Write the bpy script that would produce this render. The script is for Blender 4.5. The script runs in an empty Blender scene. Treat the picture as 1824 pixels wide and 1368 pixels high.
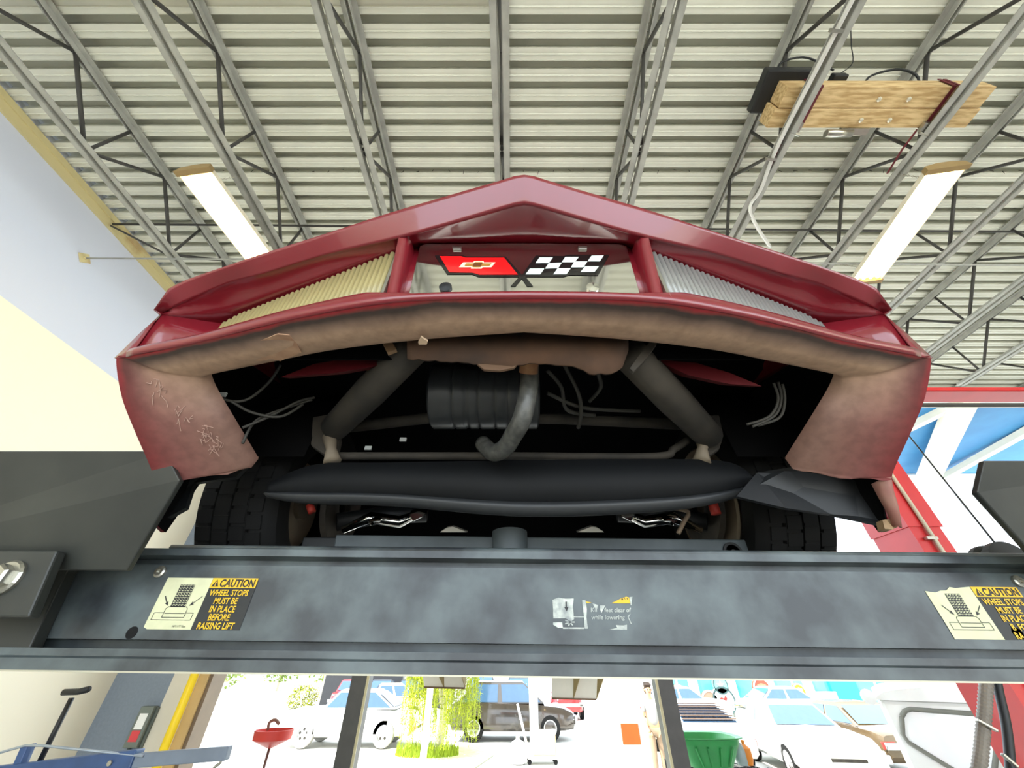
import bpy, bmesh, math, random
from mathutils import Vector, Matrix
random.seed(7)
C = bpy.context.scene.collection
SC = bpy.context.scene
# ---------------------------------------------------------------- camera, world, sun, exposure
FPX, PITCH, CZ = 655.0, math.radians(37.7), 2.1
cp_, sp_ = math.cos(PITCH), math.sin(PITCH)
cam = bpy.data.cameras.new('camera'); cam.sensor_fit = 'HORIZONTAL'; cam.sensor_width = 36.0
cam.lens = 36.0*FPX/1824.0; cam.clip_start = 0.02; cam.clip_end = 400
co = bpy.data.objects.new('camera', cam); C.objects.link(co)
co.location = (0, 0, CZ); co.rotation_euler = (math.pi/2+PITCH, 0, 0); SC.camera = co
w = bpy.data.worlds.new('sky'); SC.world = w; w.use_nodes = True
bg = w.node_tree.nodes['Background']; bg.inputs[0].default_value = (0.80, 0.90, 1.0, 1); bg.inputs[1].default_value = 1.15
sun = bpy.data.lights.new('sun', 'SUN'); sun.energy = 3.2; sun.angle = 0.01; sun.color = (1, .95, .86)
so = bpy.data.objects.new('sun', sun); C.objects.link(so)
so.rotation_euler = Vector((0.62, 0.30, -0.78)).to_track_quat('-Z', 'Y').to_euler()
SC.view_settings.view_transform = 'Standard'; SC.view_settings.look = 'None'
SC.view_settings.gamma = 1.0; SC.view_settings.use_curve_mapping = False; SC.view_settings.exposure = 2.05

# ---------------------------------------------------------------- helpers
def ray(px, py):
    xc = (px-912)/FPX; yc = (684-py)/FPX
    return Vector((xc, cp_-yc*sp_, sp_+yc*cp_))
def at(px, py, Y=None, Z=None, X=None, t=None):
    """a point of the place seen at px,py with one known coordinate (Z above eye level)"""
    d = ray(px, py)
    if Y is not None: t = Y/d.y
    elif Z is not None: t = Z/d.z
    elif X is not None: t = X/d.x
    p = d*t; p.z += CZ
    return p
def lin(c):
    return tuple(((v/255)/12.92 if v/255 <= .04045 else (((v/255)+.055)/1.055)**2.4) for v in c)
MATS = {}
def mat(name, rgb, rough=.6, metal=0.0, var=.12, scale=6.0, coat=0.0, rgb2=None, emit=None, estr=0.0, bump=0.0, alpha=1.0, stretch=None, spec=.5, lo=.35, hi=.7):
    if name in MATS: return MATS[name]
    m = bpy.data.materials.new(name); m.use_nodes = True; nt = m.node_tree; b = nt.nodes['Principled BSDF']
    c = lin(rgb); c2 = lin(rgb2) if rgb2 else tuple(v*(1-var) for v in c)
    tc = nt.nodes.new('ShaderNodeTexCoord'); mp = nt.nodes.new('ShaderNodeMapping')
    nz = nt.nodes.new('ShaderNodeTexNoise'); nz.inputs['Scale'].default_value = scale; nz.inputs['Detail'].default_value = 6
    if stretch: mp.inputs['Scale'].default_value = stretch
    rp = nt.nodes.new('ShaderNodeValToRGB'); rp.color_ramp.elements[0].position = lo; rp.color_ramp.elements[1].position = hi
    rp.color_ramp.elements[0].color = (*c2, 1); rp.color_ramp.elements[1].color = (*c, 1)
    nt.links.new(tc.outputs['Object'], mp.inputs[0]); nt.links.new(mp.outputs[0], nz.inputs['Vector'])
    nt.links.new(nz.outputs['Fac'], rp.inputs[0]); nt.links.new(rp.outputs[0], b.inputs['Base Color'])
    b.inputs['Roughness'].default_value = rough; b.inputs['Metallic'].default_value = metal
    b.inputs['Specular IOR Level'].default_value = spec
    b.inputs['Coat Weight'].default_value = coat; b.inputs['Coat Roughness'].default_value = .05
    if emit: b.inputs['Emission Color'].default_value = (*lin(emit), 1); b.inputs['Emission Strength'].default_value = estr
    if bump:
        bp = nt.nodes.new('ShaderNodeBump'); bp.inputs['Strength'].default_value = bump; bp.inputs['Distance'].default_value = .01
        nt.links.new(nz.outputs['Fac'], bp.inputs['Height']); nt.links.new(bp.outputs[0], b.inputs['Normal'])
    if alpha < 1: b.inputs['Alpha'].default_value = alpha
    MATS[name] = m; return m

class MB:
    """collects shapes, built as one mesh"""
    def __init__(s): s.v = []; s.f = []; s.mi = []; s.uv = None
    def add(s, vs, fs, mi=0):
        o = len(s.v); s.v += [tuple(p) for p in vs]; s.f += [tuple(i+o for i in q) for q in fs]; s.mi += [mi]*len(fs); return s
    def box(s, a, b, mi=0, M=None):
        x0, y0, z0 = a; x1, y1, z1 = b
        vs = [(x0,y0,z0),(x1,y0,z0),(x1,y1,z0),(x0,y1,z0),(x0,y0,z1),(x1,y0,z1),(x1,y1,z1),(x0,y1,z1)]
        if M: vs = [M @ Vector(p) for p in vs]
        return s.add(vs, [(0,3,2,1),(4,5,6,7),(0,1,5,4),(1,2,6,5),(2,3,7,6),(3,0,4,7)], mi)
    def bar(s, p, q, wd, ht, up=(0,0,1), mi=0):
        p = Vector(p); q = Vector(q); d = (q-p).normalized(); sd = d.cross(Vector(up))
        if sd.length < 1e-4: sd = d.cross(Vector((1,0,0)))
        sd.normalize(); u = sd.cross(d).normalized()
        vs = [c+sd*a*wd/2+u*b*ht/2 for c in (p,q) for a,b in ((-1,-1),(1,-1),(1,1),(-1,1))]
        return s.add(vs, [(0,1,2,3),(7,6,5,4),(0,4,5,1),(1,5,6,2),(2,6,7,3),(3,7,4,0)], mi)
    def tube(s, pts, r, n=10, mi=0, caps=True):
        pts = [Vector(p) for p in pts]; k = len(pts); rs = r if isinstance(r, (list,tuple)) else [r]*k
        vs = []; prev = None
        for i, p in enumerate(pts):
            d = (pts[min(i+1,k-1)]-pts[max(i-1,0)])
            d = d.normalized() if d.length > 1e-9 else Vector((0,0,1))
            if prev is None:
                a = Vector((0,0,1)) if abs(d.z) < .9 else Vector((1,0,0)); u = d.cross(a).normalized()
            else:
                u = prev-d*prev.dot(d); u.normalize()
            prev = u; wv = d.cross(u)
            for j in range(n):
                an = 2*math.pi*j/n; vs.append(p+(u*math.cos(an)+wv*math.sin(an))*rs[i])
        fs = [(i*n+j, i*n+(j+1)%n, (i+1)*n+(j+1)%n, (i+1)*n+j) for i in range(k-1) for j in range(n)]
        if caps: fs += [tuple(range(n-1,-1,-1)), tuple((k-1)*n+j for j in range(n))]
        return s.add(vs, fs, mi)
    def lathe(s, prof, o, ax=(0,0,1), n=24, mi=0, caps=True):
        """prof: (radius, height along ax)"""
        o = Vector(o); d = Vector(ax).normalized(); a = Vector((1,0,0)) if abs(d.x) < .9 else Vector((0,1,0))
        u = d.cross(a).normalized(); wv = d.cross(u); k = len(prof); vs = []
        for r, h in prof:
            for j in range(n):
                an = 2*math.pi*j/n; vs.append(o+d*h+(u*math.cos(an)+wv*math.sin(an))*r)
        fs = [(i*n+j, i*n+(j+1)%n, (i+1)*n+(j+1)%n, (i+1)*n+j) for i in range(k-1) for j in range(n)]
        if caps and prof[0][0] > 1e-6: fs.append(tuple(range(n-1,-1,-1)))
        if caps and prof[-1][0] > 1e-6: fs.append(tuple((k-1)*n+j for j in range(n)))
        return s.add(vs, fs, mi)
    def prism(s, poly, d, mi=0):
        """poly: 3D outline, d: extrusion vector"""
        n = len(poly); d = Vector(d); a = [Vector(p) for p in poly]
        return s.add(a+[p+d for p in a], [tuple(range(n)), tuple(range(2*n-1,n-1,-1))]+[(i,n+i,n+(i+1)%n,(i+1)%n) for i in range(n)], mi)
    def grid(s, rows, mi=0, close=False):
        m = len(rows[0]); vs = [p for r in rows for p in r]
        fs = [(i*m+j, i*m+j+1, (i+1)*m+j+1, (i+1)*m+j) for i in range(len(rows)-1) for j in range(m-1)]
        return s.add(vs, fs, mi)
    def build(s, name, m, parent=None, smooth=False, bevel=0, subsurf=0, solid=0, uv=None, auto=None, fix=True):
        me = bpy.data.meshes.new(name); me.from_pydata(s.v, [], s.f); me.update()
        for k in (m if isinstance(m, (list,tuple)) else [m]): me.materials.append(k)
        for p, i in zip(me.polygons, s.mi): p.material_index = i; p.use_smooth = smooth
        if uv:
            l = me.uv_layers.new(name='UVMap')
            for lp in me.loops: l.data[lp.index].uv = uv[lp.vertex_index]
        if fix:
            bm = bmesh.new(); bm.from_mesh(me)
            if not uv: bmesh.ops.remove_doubles(bm, verts=bm.verts, dist=1e-6)
            bmesh.ops.recalc_face_normals(bm, faces=bm.faces); bm.to_mesh(me); bm.free()
        o = bpy.data.objects.new(name, me); C.objects.link(o)
        if parent is not None:
            o.parent = parent
            if parent.type == 'EMPTY': o.matrix_parent_inverse = Matrix.Translation(-Vector(parent.location))
        if solid: q = o.modifiers.new('solid', 'SOLIDIFY'); q.thickness = solid; q.offset = 0
        if bevel: q = o.modifiers.new('bevel', 'BEVEL'); q.width = bevel; q.segments = 2; q.limit_method = 'ANGLE'
        if subsurf: q = o.modifiers.new('sub', 'SUBSURF'); q.levels = subsurf; q.render_levels = subsurf
        if auto is not None:
            for p in me.polygons: p.use_smooth = True
            me.set_sharp_from_angle(angle=math.radians(auto))
        return o
def tag(o, label, cat, group=None, kind=None):
    o['label'] = label; o['category'] = cat
    if group: o['group'] = group
    if kind: o['kind'] = kind
    return o
def thing(name, label, cat, loc=(0,0,0), group=None):
    o = bpy.data.objects.new(name, None); o.empty_display_size = .1; C.objects.link(o); o.location = loc
    return tag(o, label, cat, group)
def struct(name, mb, m, **k):
    o = mb.build(name, m, **k); o['kind'] = 'structure'; return o
def copy_tree(o, parent=None):
    c = o.copy(); C.objects.link(c)
    if parent is not None: c.parent = parent
    for ch in list(o.children): copy_tree(ch, c)
    return c
def text_mb(body, size, place, mb, shear=0.0, bold=0.0, align='LEFT', mi=0, sx=1.0):
    """flat lettering; place maps (x, y) of the text plane to a point"""
    cu = bpy.data.curves.new('t', 'FONT'); cu.body = body; cu.size = size; cu.shear = shear; cu.offset = bold
    cu.align_x = align; cu.resolution_u = 3
    ob = bpy.data.objects.new('t', cu); C.objects.link(ob)
    dg = bpy.context.evaluated_depsgraph_get(); me = bpy.data.meshes.new_from_object(ob.evaluated_get(dg))
    mb.add([place(v.co.x*sx, v.co.y) for v in me.vertices], [tuple(p.vertices) for p in me.polygons], mi)
    bpy.data.objects.remove(ob); bpy.data.curves.remove(cu); bpy.data.meshes.remove(me)
def crom(keys, n):
    """Catmull-Rom through key points (vectors), n samples"""
    k = len(keys); out = []
    for i in range(n):
        f = i/(n-1)*(k-1); j = min(int(f), k-2); t = f-j
        p0, p1, p2, p3 = keys[max(j-1,0)], keys[j], keys[j+1], keys[min(j+2,k-1)]
        out.append(.5*((2*p1)+(p2-p0)*t+(2*p0-5*p1+4*p2-p3)*t*t+(3*p1-p0-3*p2+p3)*t**3))
    return out
def interp(keys, x):
    """piecewise linear; keys: (x, ...values)"""
    if x <= keys[0][0]: return keys[0][1:]
    for a, b in zip(keys, keys[1:]):
        if x <= b[0]:
            t = (x-a[0])/(b[0]-a[0]); return tuple(p+(q-p)*t for p, q in zip(a[1:], b[1:]))
    return keys[-1][1:]

# ---------------------------------------------------------------- materials
M_deck = mat('galvanised_deck_paint', (226,226,212), .5, .0, var=.10, scale=3)
M_deckrail = mat('grey_joist_paint', (176,176,168), .5, .1, var=.25, scale=9)
M_web = mat('dark_web_steel', (70,68,64), .6, .1, var=.3)
M_dark = mat('black_lift_paint', (92,102,104), .36, 0, rgb2=(50,54,58), scale=7, bump=.04, lo=.38, hi=.66)
M_dark2 = mat('worn_black_plate', (54,56,52), .45, 0, rgb2=(36,39,38), scale=5, bump=.08)
M_red = mat('burgundy_paint', (130,28,40), .28, 0, var=.12, coat=.8, scale=3)
M_rubber = mat('tyre_rubber', (22,22,22), .85, 0, var=.2, bump=.05, spec=.25)
M_black = mat('black_plastic', (26,28,30), .5, 0, var=.25)
M_cavity = mat('underbody_black', (9,9,10), .95, 0, var=.3, spec=.1)  # near-black colour puts the shade of the cavity into these parts
M_frame = mat('dusty_frame_grey', (72,66,58), .8, 0, rgb2=(44,41,37), scale=8)
M_chrome = mat('chrome', (225,225,222), .06, 1, var=.03)
M_steel = mat('zinc_steel', (190,188,178), .3, .9, var=.2, scale=14)
M_white = mat('white_paint', (240,240,236), .5, 0, var=.04)
M_redlift = mat('red_lift_paint', (200,38,40), .45, 0, var=.12, coat=.2)
M_cream = mat('decal_cream', (216,216,176), .55, 0, var=.12, scale=30)
M_yellow = mat('decal_yellow', (240,190,30), .5, 0, var=.08, scale=30)
M_ink = mat('decal_black', (30,32,32), .5, 0, var=.1)
M_glass = mat('tinted_car_glass', (60,90,120), .08, 0, var=.1, coat=.5)
M_alloy = mat('alloy_wheel', (190,190,188), .35, .7, var=.1)

# ---------------------------------------------------------------- room shell
DECK, JB, JT = 4.25+CZ, 3.60+CZ, 4.22+CZ       # deck underside, joist bottom, joist top
XL, XR, YF, YB = -4.72, 12.0, 5.6, -7.0
M_floor = mat('shop_concrete', (176,172,164), .55, 0, rgb2=(150,147,140), scale=2)
struct('floor', MB().box((XL-.3,YB,-.15),(XR+.3,YF+.25,0)), M_floor)
# corrugated roof deck: ribs run left to right
mb = MB(); per = .146; prof = []
y = YB
while y < YF:
    prof += [(y,0),(y+.036,0),(y+.041,-.009),(y+.047,0),(y+.080,0),(y+.087,.007),(y+.091,.025),(y+.088,.105),(y+.150,.105)]
    y += per
prof.append((y, 0))
mb.grid([[(XL, yy, DECK+zz) for yy, zz in prof], [(XR, yy, DECK+zz) for yy, zz in prof]])
deck = struct('ceiling', mb, M_deck, fix=False)
struct('roof', MB().box((XL-.3,YB,DECK+.14),(XR+.3,YF+.25,DECK+.3)), M_deckrail)
# row of screw points through the deck
scr = MB(); 
sm = mat('screw_steel', (60,58,55), .5, .5)
proto = None
for i in range(62):
    x = -3.6+i*.162; yy = 1.735+random.uniform(-.012,.012)
    a = random.uniform(-.5,.5)
    if proto is None:
        proto = MB().tube([(0,0,.0),(0,0,-.045)], [.004,.002], 6).build('screw_tip', sm, deck)
        o = proto
    else: o = proto.copy(); C.objects.link(o)
    o.location = (x, yy, DECK+.004); o.rotation_euler = (a, random.uniform(-.5,.5), 0)
# left wall: two-tone paint
M_wall = bpy.data.materials.new('two_tone_wall_paint'); M_wall.use_nodes = True
nt = M_wall.node_tree; b = nt.nodes['Principled BSDF']; b.inputs['Roughness'].default_value = .75
tc = nt.nodes.new('ShaderNodeTexCoord'); sx = nt.nodes.new('ShaderNodeSeparateXYZ'); gt = nt.nodes.new('ShaderNodeMath'); gt.operation = 'GREATER_THAN'
gt.inputs[1].default_value = 2.72+CZ
mx = nt.nodes.new('ShaderNodeMix'); mx.data_type = 'RGBA'
mx.inputs[6].default_value = (*lin((240,232,208)),1); mx.inputs[7].default_value = (*lin((206,210,222)),1)
nt.links.new(tc.outputs['Object'], sx.inputs[0]); nt.links.new(sx.outputs[2], gt.inputs[0]); nt.links.new(gt.outputs[0], mx.inputs[0])
nz = nt.nodes.new('ShaderNodeTexNoise'); nz.inputs['Scale'].default_value = 180
bp = nt.nodes.new('ShaderNodeBump'); bp.inputs['Strength'].default_value = .15; bp.inputs['Distance'].default_value = .004
nt.links.new(nz.outputs[0], bp.inputs['Height']); nt.links.new(bp.outputs[0], b.inputs['Normal'])
nt.links.new(mx.outputs[2], b.inputs['Base Color'])
struct('wall_left', MB().box((XL-.25,YB,0),(XL,YF+.25,DECK+.07)), M_wall)
struct('wall_right', MB().box((XR,YB,0),(XR+.25,YF+.25,DECK+.07)), M_wall)
M_ledger = mat('rusty_tan_ledger', (205,190,140), .6, 0, rgb2=(150,95,50), scale=1.3, lo=.28, hi=.42)
struct('trim_5', MB().box((XL,.385,DECK-.05),(-.09,.428,DECK-.001)), mat('tan_purlin', (205,190,150), .6))
struct('trim_1', MB().box((XL,YB,4.06+CZ),(XL+.03,YF,4.23+CZ)).box((XL,YB,4.15+CZ),(XL+.045,YF,4.165+CZ)), M_ledger)
# front wall: piers, posts and the steel over the open bays
M_pier = mat('blue_grey_pier', (128,138,150), .8, 0, var=.1, scale=40, bump=.1)
M_pier2 = mat('cream_pier', (212,205,188), .7, 0, var=.05)
HEAD = 3.95+CZ
struct('wall_front', MB().box((XL,YF,0),(-4.02,YF+.25,HEAD)), M_pier)
struct('trim_2', MB().box((-4.02,YF-.02,0),(-3.80,YF+.25,HEAD)), M_pier2)
M_jamb = mat('brown_door_jamb', (120,100,78), .5, 0, var=.15)
struct('trim_3', MB().box((-3.71,YF-.03,0),(-3.60,YF+.25,HEAD)), mat('tan_jamb', (205,170,110), .5))
struct('trim_4', MB().box((-3.60,YF,0),(-3.56,YF+.25,HEAD)), M_jamb)
yl = mat('yellow_guard', (250,215,20), .4, 0, var=.05)
tag(MB().tube([(-3.755,YF-.05,0),(-3.755,YF-.05,3.2)], .045, 12).build('guard_pipe', yl, smooth=True), 'bright yellow vertical guard pipe beside the cream door jamb', 'guard')
struct('wall_front_header', MB().box((XL,YF,HEAD),(XR,YF+.25,DECK+.07)), mat('pale_header', (214,216,214), .6))

# ---------------------------------------------------------------- open-web roof joists
def make_joist():
    r = thing('roof_joist', 'x', 'joist', (0,0,0), 'open web roof joists')
    def angles(z, s):
        m = MB()
        for sd in (-1, 1):
            x0, x1 = sd*.014, sd*.068
            ye = 4.72 if s > 0 else YF-.02
            m.box((min(x0,x1),YB+.1,z),(max(x0,x1),ye,z+.007))
            m.box((min(x0,x0+sd*.007),YB+.1,z if s>0 else z-.05),(max(x0,x0+sd*.007),ye,z+.055 if s>0 else z))
        return m
    angles(JB, 1).build('bottom_chord', M_deckrail, r)
    angles(JT, -1).build('top_chord', M_deckrail, r)
    k = 1.02; bot = [1.285+k*i for i in range(-4, 5)]
    first = True; d = None; p = None
    for yb in bot:
        if yb > 4.7: break
        for (ya, za, yc, zc, nm) in ((yb-.53, JT-.03, yb-.02, JB+.03, 'a'), (yb+.02, JB+.03, yb+.06, JT-.03, 'b'), (yb+.05, JB+.03, yb+.49, JT-.03, 'c')):
            MB().tube([(0,ya,za),(0,yc,zc)], .0165 if nm != 'b' else .014, 8).build('web_bar', M_web, r, smooth=True)
    return r
jl = ['steel roof joist running nearest the left wall', 'steel roof joist just right of the left tube light',
      'steel roof joist passing over the left half of the car nose', 'steel roof joist above the tip of the car nose',
      'steel roof joist just right of the car nose tip', 'steel roof joist with the shiny conduit clipped along it',
      'steel roof joist with the timbers resting on it, nearest the right tube light', 'first steel roof joist to the right of the right tube light',
      'second steel roof joist to the right of the right tube light', 'third steel roof joist to the right of the right tube light',
      'fourth steel roof joist to the right of the right tube light', 'fifth steel roof joist to the right of the right tube light']
j0 = make_joist()
for i, l in enumerate(jl):
    o = j0 if i == 0 else copy_tree(j0)
    o.location = (-.09+1.22*(i-3), 0, 0); o['label'] = l
# bridging rods across the joists
tag(MB().tube([(XL,2.27,4.13+CZ),(XR,2.42,4.13+CZ)], .013, 8).build('bridging_rod', M_web, smooth=True), 'dark horizontal bridging rod under the roof deck, upper one', 'rod', 'bridging rods')
t = thing('bridging_rod', 'thin horizontal bridging rod bolted to a square plate on the left wall', 'rod', (XL,2.36,3.58+CZ), 'bridging rods')
MB().tube([(XL,2.36,3.578+CZ),(XR,2.50,3.578+CZ)], .010, 8).build('rod', M_deckrail, t, smooth=True)
M = Matrix.Translation((XL+.006,2.3,3.5+CZ)) @ Matrix.Rotation(math.radians(45),4,'X')
MB().box((-.006,-.05,-.05),(.006,.05,.05),M=Matrix.Translation((XL+.006,2.36,3.578+CZ)) @ Matrix.Rotation(math.radians(45),4,'X')).lathe([(.016,0),(.016,.03)],(XL,2.36,3.578+CZ),(1,0,0),8).build('anchor_plate', M_ledger, t, bevel=.002)
tag(MB().tube([(XL+.02,2.27,4.10+CZ),(-3.8,2.36,3.62+CZ)], .011, 8).build('bridging_brace', M_web, smooth=True), 'dark diagonal brace from the tan ledger down to the first joist', 'brace')

# ---------------------------------------------------------------- tube lights
M_tube = mat('glowing_tube', (255,240,200), .4, emit=(255,226,160), estr=5)
M_fix = mat('fixture_enamel', (235,225,200), .4)
M_fixend = mat('fixture_end', (150,125,80), .5)
def fixture(pA, pB, label, chain_to):
    pA = Vector(pA); pB = Vector(pB); mid = (pA+pB)/2
    t = thing('tube_light', label, 'light', mid, 'hanging tube lights')
    d = (pB-pA).normalized(); sd = d.cross(Vector((0,0,1))).normalized(); wd = .30
    m = MB(); pr = [(-.16,.0),(-.15,.05),(-.05,.075),(.05,.075),(.15,.05),(.16,.0),(.152,0),(.145,.043),(-.145,.043),(-.152,0)]
    m.prism([pA+sd*a+Vector((0,0,b)) for a, b in pr], pB-pA); m.build('reflector', M_fix, t)
    for e, s in ((pA,-1),(pB,1)):
        MB().prism([e+sd*a+Vector((0,0,b)) for a, b in ((-.17,-.012),(-.155,.055),(-.05,.082),(.05,.082),(.155,.055),(.17,-.012))], d*s*.045).build('end_cap', M_fixend, t)
    for k in range(4):
        q = sd*(-.105+.07*k)+Vector((0,0,.012))
        MB().tube([pA+q+d*.02, pB+q-d*.02], .013, 10).build('tube', M_tube, t, smooth=True)
    ch = mat('chain', (170,165,150), .4, .8)
    for e, s in ((pA+d*.1, 1), (pB-d*.1, 1)):
        top = Vector((chain_to, e.y, JB+.02)); a = e+Vector((0,0,.08)); m = MB(); n = 14
        for i in range(n):
            p = a.lerp(top, i/n); q = a.lerp(top, (i+1.15)/n); u = Vector((0,1,0)) if i % 2 else Vector((1,0,0))
            m.tube([p, (p+q)/2+u*.007, q, (p+q)/2-u*.007, p], .0022, 5, caps=False)
        m.build('chain', ch, t)
    return t
fixture(at(348,310,Z=3.42), at(490,498,Z=3.42), 'glowing four-tube light hanging left, above the car nose', -2.53)
fixture(at(1684,306,Z=3.42), at(1543,500,Z=3.42), 'glowing four-tube light hanging at the right, below the strapped timbers', 3.57)

# ---------------------------------------------------------------- timbers strapped to the joists
M_wood = mat('sawn_pine', (216,188,138), .7, 0, rgb2=(178,146,96), scale=5, stretch=(1.2,9,9), bump=.1, lo=.4, hi=.6)
M_strap = mat('dark_red_strap', (100,24,34), .7)
M_bolt = mat('bolt_zinc', (225,220,200), .35, .6)
TZ = 3.66+CZ
for k, (y0, y1, x0, x1) in enumerate(((.868,1.008,2.20,3.86),(1.014,1.15,2.18,3.88))):
    t = thing('timber_beam', ('pine timber nearest the black box, upper of the strapped pair', 'pine timber with the steel tube under it, lower of the strapped pair')[k], 'timber', ((x0+x1)/2,y0,TZ), 'timbers strapped under the roof')
    MB().box((x0,y0,TZ),(x1,y1,TZ+.17)).build('timber', M_wood, t, bevel=.004)
    for q in range(2):
        xx = (2.98, 3.22)[q] - .04*k
        MB().lathe([(.018,0),(.018,-.012),(.01,-.016)],(xx,(y0+y1)/2+.01,TZ),(0,0,1),6).build('bolt', M_bolt, t)
for k, x in enumerate((2.40, 3.50)):
    t = thing('ratchet_strap', ('dark red ratchet strap round the left end of the timbers', 'dark red ratchet strap round the right end of the timbers')[k], 'strap', (x,1,TZ), 'ratchet straps on the timbers')
    m = MB()
    for dx in (0, .045):
        m.prism([(x+dx,.862,TZ+.175),(x+dx,.862,TZ-.006),(x+dx,1.156,TZ-.006),(x+dx,1.156,TZ+.175),(x+dx,1.160,TZ+.175),(x+dx,1.160,TZ-.010),(x+dx,.858,TZ-.010),(x+dx,.858,TZ+.175)],(.028,0,0))
    m.build('webbing', M_strap, t)
    MB().tube([(x-.02,1.16,TZ),(x-.05,1.3,JB+.03),(x-.03,1.5,JB+.02)], .008, 6).build('strap_tail', M_strap, t)
    MB().box((x-.03,1.10,TZ-.045),(x+.05,1.17,TZ-.01)).tube([(x-.03,1.17,TZ-.05),(x+.06,1.19,TZ-.05)],.012,8).build('ratchet', M_steel, t, bevel=.004)
t = thing('control_box', 'black electrical box behind the left end of the timbers', 'box', (2.2,.85,TZ+.1))
MB().box((2.08,.80,TZ+.172),(2.48,1.10,TZ+.27)).build('housing', M_black, t, bevel=.012)
MB().tube(crom([Vector((2.2,.82,TZ+.27)),Vector((2.25,.78,TZ+.33)),Vector((2.45,.76,TZ+.36)),Vector((2.66,.82,TZ+.25))],14), .008, 6).build('cable', M_black, t, smooth=True)
t = thing('power_adapter', 'small black power adapter on top of the timbers with a thin cord up', 'adapter', (2.75,.86,TZ+.2))
MB().box((2.64,.83,TZ+.172),(2.76,.90,TZ+.24)).build('body', M_black, t, bevel=.01)
MB().tube(crom([Vector((2.70,.85,TZ+.24)),Vector((2.86,.80,TZ+.36)),Vector((2.83,.70,TZ+.45)),Vector((2.84,.62,DECK-.01))],14), .004, 5).build('cord', M_black, t, smooth=True)
t = tag(MB().tube(crom([Vector((2.92,.90,TZ+.17)),Vector((3.02,.86,TZ+.28)),Vector((3.25,.83,TZ+.33)),Vector((3.4,.86,TZ+.28)),Vector((3.4,.92,TZ+.17))],16), .009, 6).build('looped_cable', M_black, smooth=True), 'black cable looping up from the middle of the timbers', 'cable')
t = thing('steel_tube', 'short steel tube and plate fixed under the lower timber', 'tube', (2.85,1.16,TZ))
MB().lathe([(.024,0),(.03,.0),(.03,.22),(.022,.22)],(2.70,1.185,TZ-.02),(1,0,0),16).build('tube', M_steel, t, smooth=True)
MB().box((2.82,1.15,TZ-.012),(3.06,1.20,TZ+.02)).build('plate', M_steel, t)
# conduit along the joist
t = thing('conduit', 'shiny steel conduit clipped along a roof joist, bending down above the car', 'conduit', (2.3,1,JB))
cx = 2.27
MB().tube(crom([Vector((2.305,-3,JB-.018)),Vector((2.305,.2,JB-.018)),Vector((2.30,1.2,JB-.018)),at(1356,335,Z=3.575),at(1336,368,Z=3.60),at(1346,400,Z=3.62),at(1372,440,Z=3.62)],40), .016, 10).build('pipe', mat('bright_conduit', (224,224,218), .3, .15), t, smooth=True)
for yy in (-.4, .52, 1.35): MB().box((2.255,yy,JB-.042),(2.34,yy+.02,JB-.006)).build('clip', M_steel, t)

# ---------------------------------------------------------------- black four-post lift
KS = .0095
def sh(p): return Vector((p[0], p[1], p[2]-KS*p[0]))
lift = thing('four_post_lift', 'black four-post vehicle lift holding up the burgundy car', 'lift', (0,3,0))
BY = 1.0; zb0, zb1 = CZ+.010, CZ+.212
# cross-beam profile (Y, Z): channel with lips
pf = [(BY-.045,-.012),(BY-.045,.008),(BY-.034,.012),(BY-.034,.025),(BY+.04,.027),(BY+.04,.043),(BY,.043),(BY,.196),(BY+.02,.198),(BY+.02,.211),(BY-.022,.213),(BY-.022,.229),(BY+.16,.229),(BY+.16,-.012)]
m = MB(); m.prism([sh((-1.55,a,CZ+z)) for a, z in pf], Vector((3.1,0,-KS*3.1)))
m.build('cross_beam', M_dark, lift)
MB().prism([sh((-1.55,a,CZ+z)) for a, z in ((BY-.048,-.015),(BY-.048,-.012),(BY+.16,-.012),(BY+.16,-.015))], Vector((3.1,0,-KS*3.1))).build('bottom_edge', mat('bare_edge', (190,185,165), .4, .3), lift)
MB().tube([sh((-.86,BY-.012,CZ+.232)), sh((1.55,BY-.012,CZ+.232))], .008, 8).build('top_rod', M_dark, lift, smooth=True)
# end plate welded across the left of the beam
MB().prism([at(x,y,Y=BY-.03) for x, y in ((-260,1160),(50,1160),(118,1018),(160,985),(-260,985))], (0,.028,0)).build('end_plate', M_dark2, lift, bevel=.003)
# big bent guide plates
def guide(poly, Ys, nm):
    pts = [at(x,y,Y=Yv) for (x,y), Yv in zip(poly, Ys)]
    m = MB(); m.prism(pts, (0,.014,0.002)); return m.build(nm, M_dark2, lift, bevel=.003)
guide([(-330,803),(293,803),(320,855),(225,1017),(-330,1010)], [.80,.80,.815,.90,.90], 'guide_plate')
guide([(1753,820),(2120,820),(2120,1060),(1860,1010),(1740,877)], [.80,.80,.92,.90,.835], 'guide_plate')
MB().prism([at(x,y,Y=.86) for x, y in ((-200,980),(103,980),(51,1100),(-200,1100))], (0,.022,0)).build('bracket_plate', M_dark2, lift, bevel=.004)
q = at(12,1030,Y=.86)
MB().lathe([(.034,0),(.034,-.006),(.030,-.010),(.018,-.010)], q, (0,1,0), 20).build('washer', M_steel, lift, smooth=False)
MB().lathe([(.024,-.006),(.024,-.024),(.020,-.028)], q, (0,1,0), 6).build('hex_bolt', M_steel, lift)
for x, y in ((287,1019),(1812,1036)):
    q = at(x,y,Y=BY)
    MB().lathe([(.013,.002),(.013,-.006),(.009,-.008),(.005,-.008),(.005,-.004),(0,-.004)], q, (0,1,0), 14).build('rivet', M_steel, lift)
for x, y in ((235,1127),(1812,1128)):
    MB().lathe([(.012,.0),(.012,-.0012),(0,-.0012)], at(x,y,Y=BY), (0,1,0), 18).build('bolt_hole', mat('hole_black', (6,6,6), .9), lift)
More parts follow.
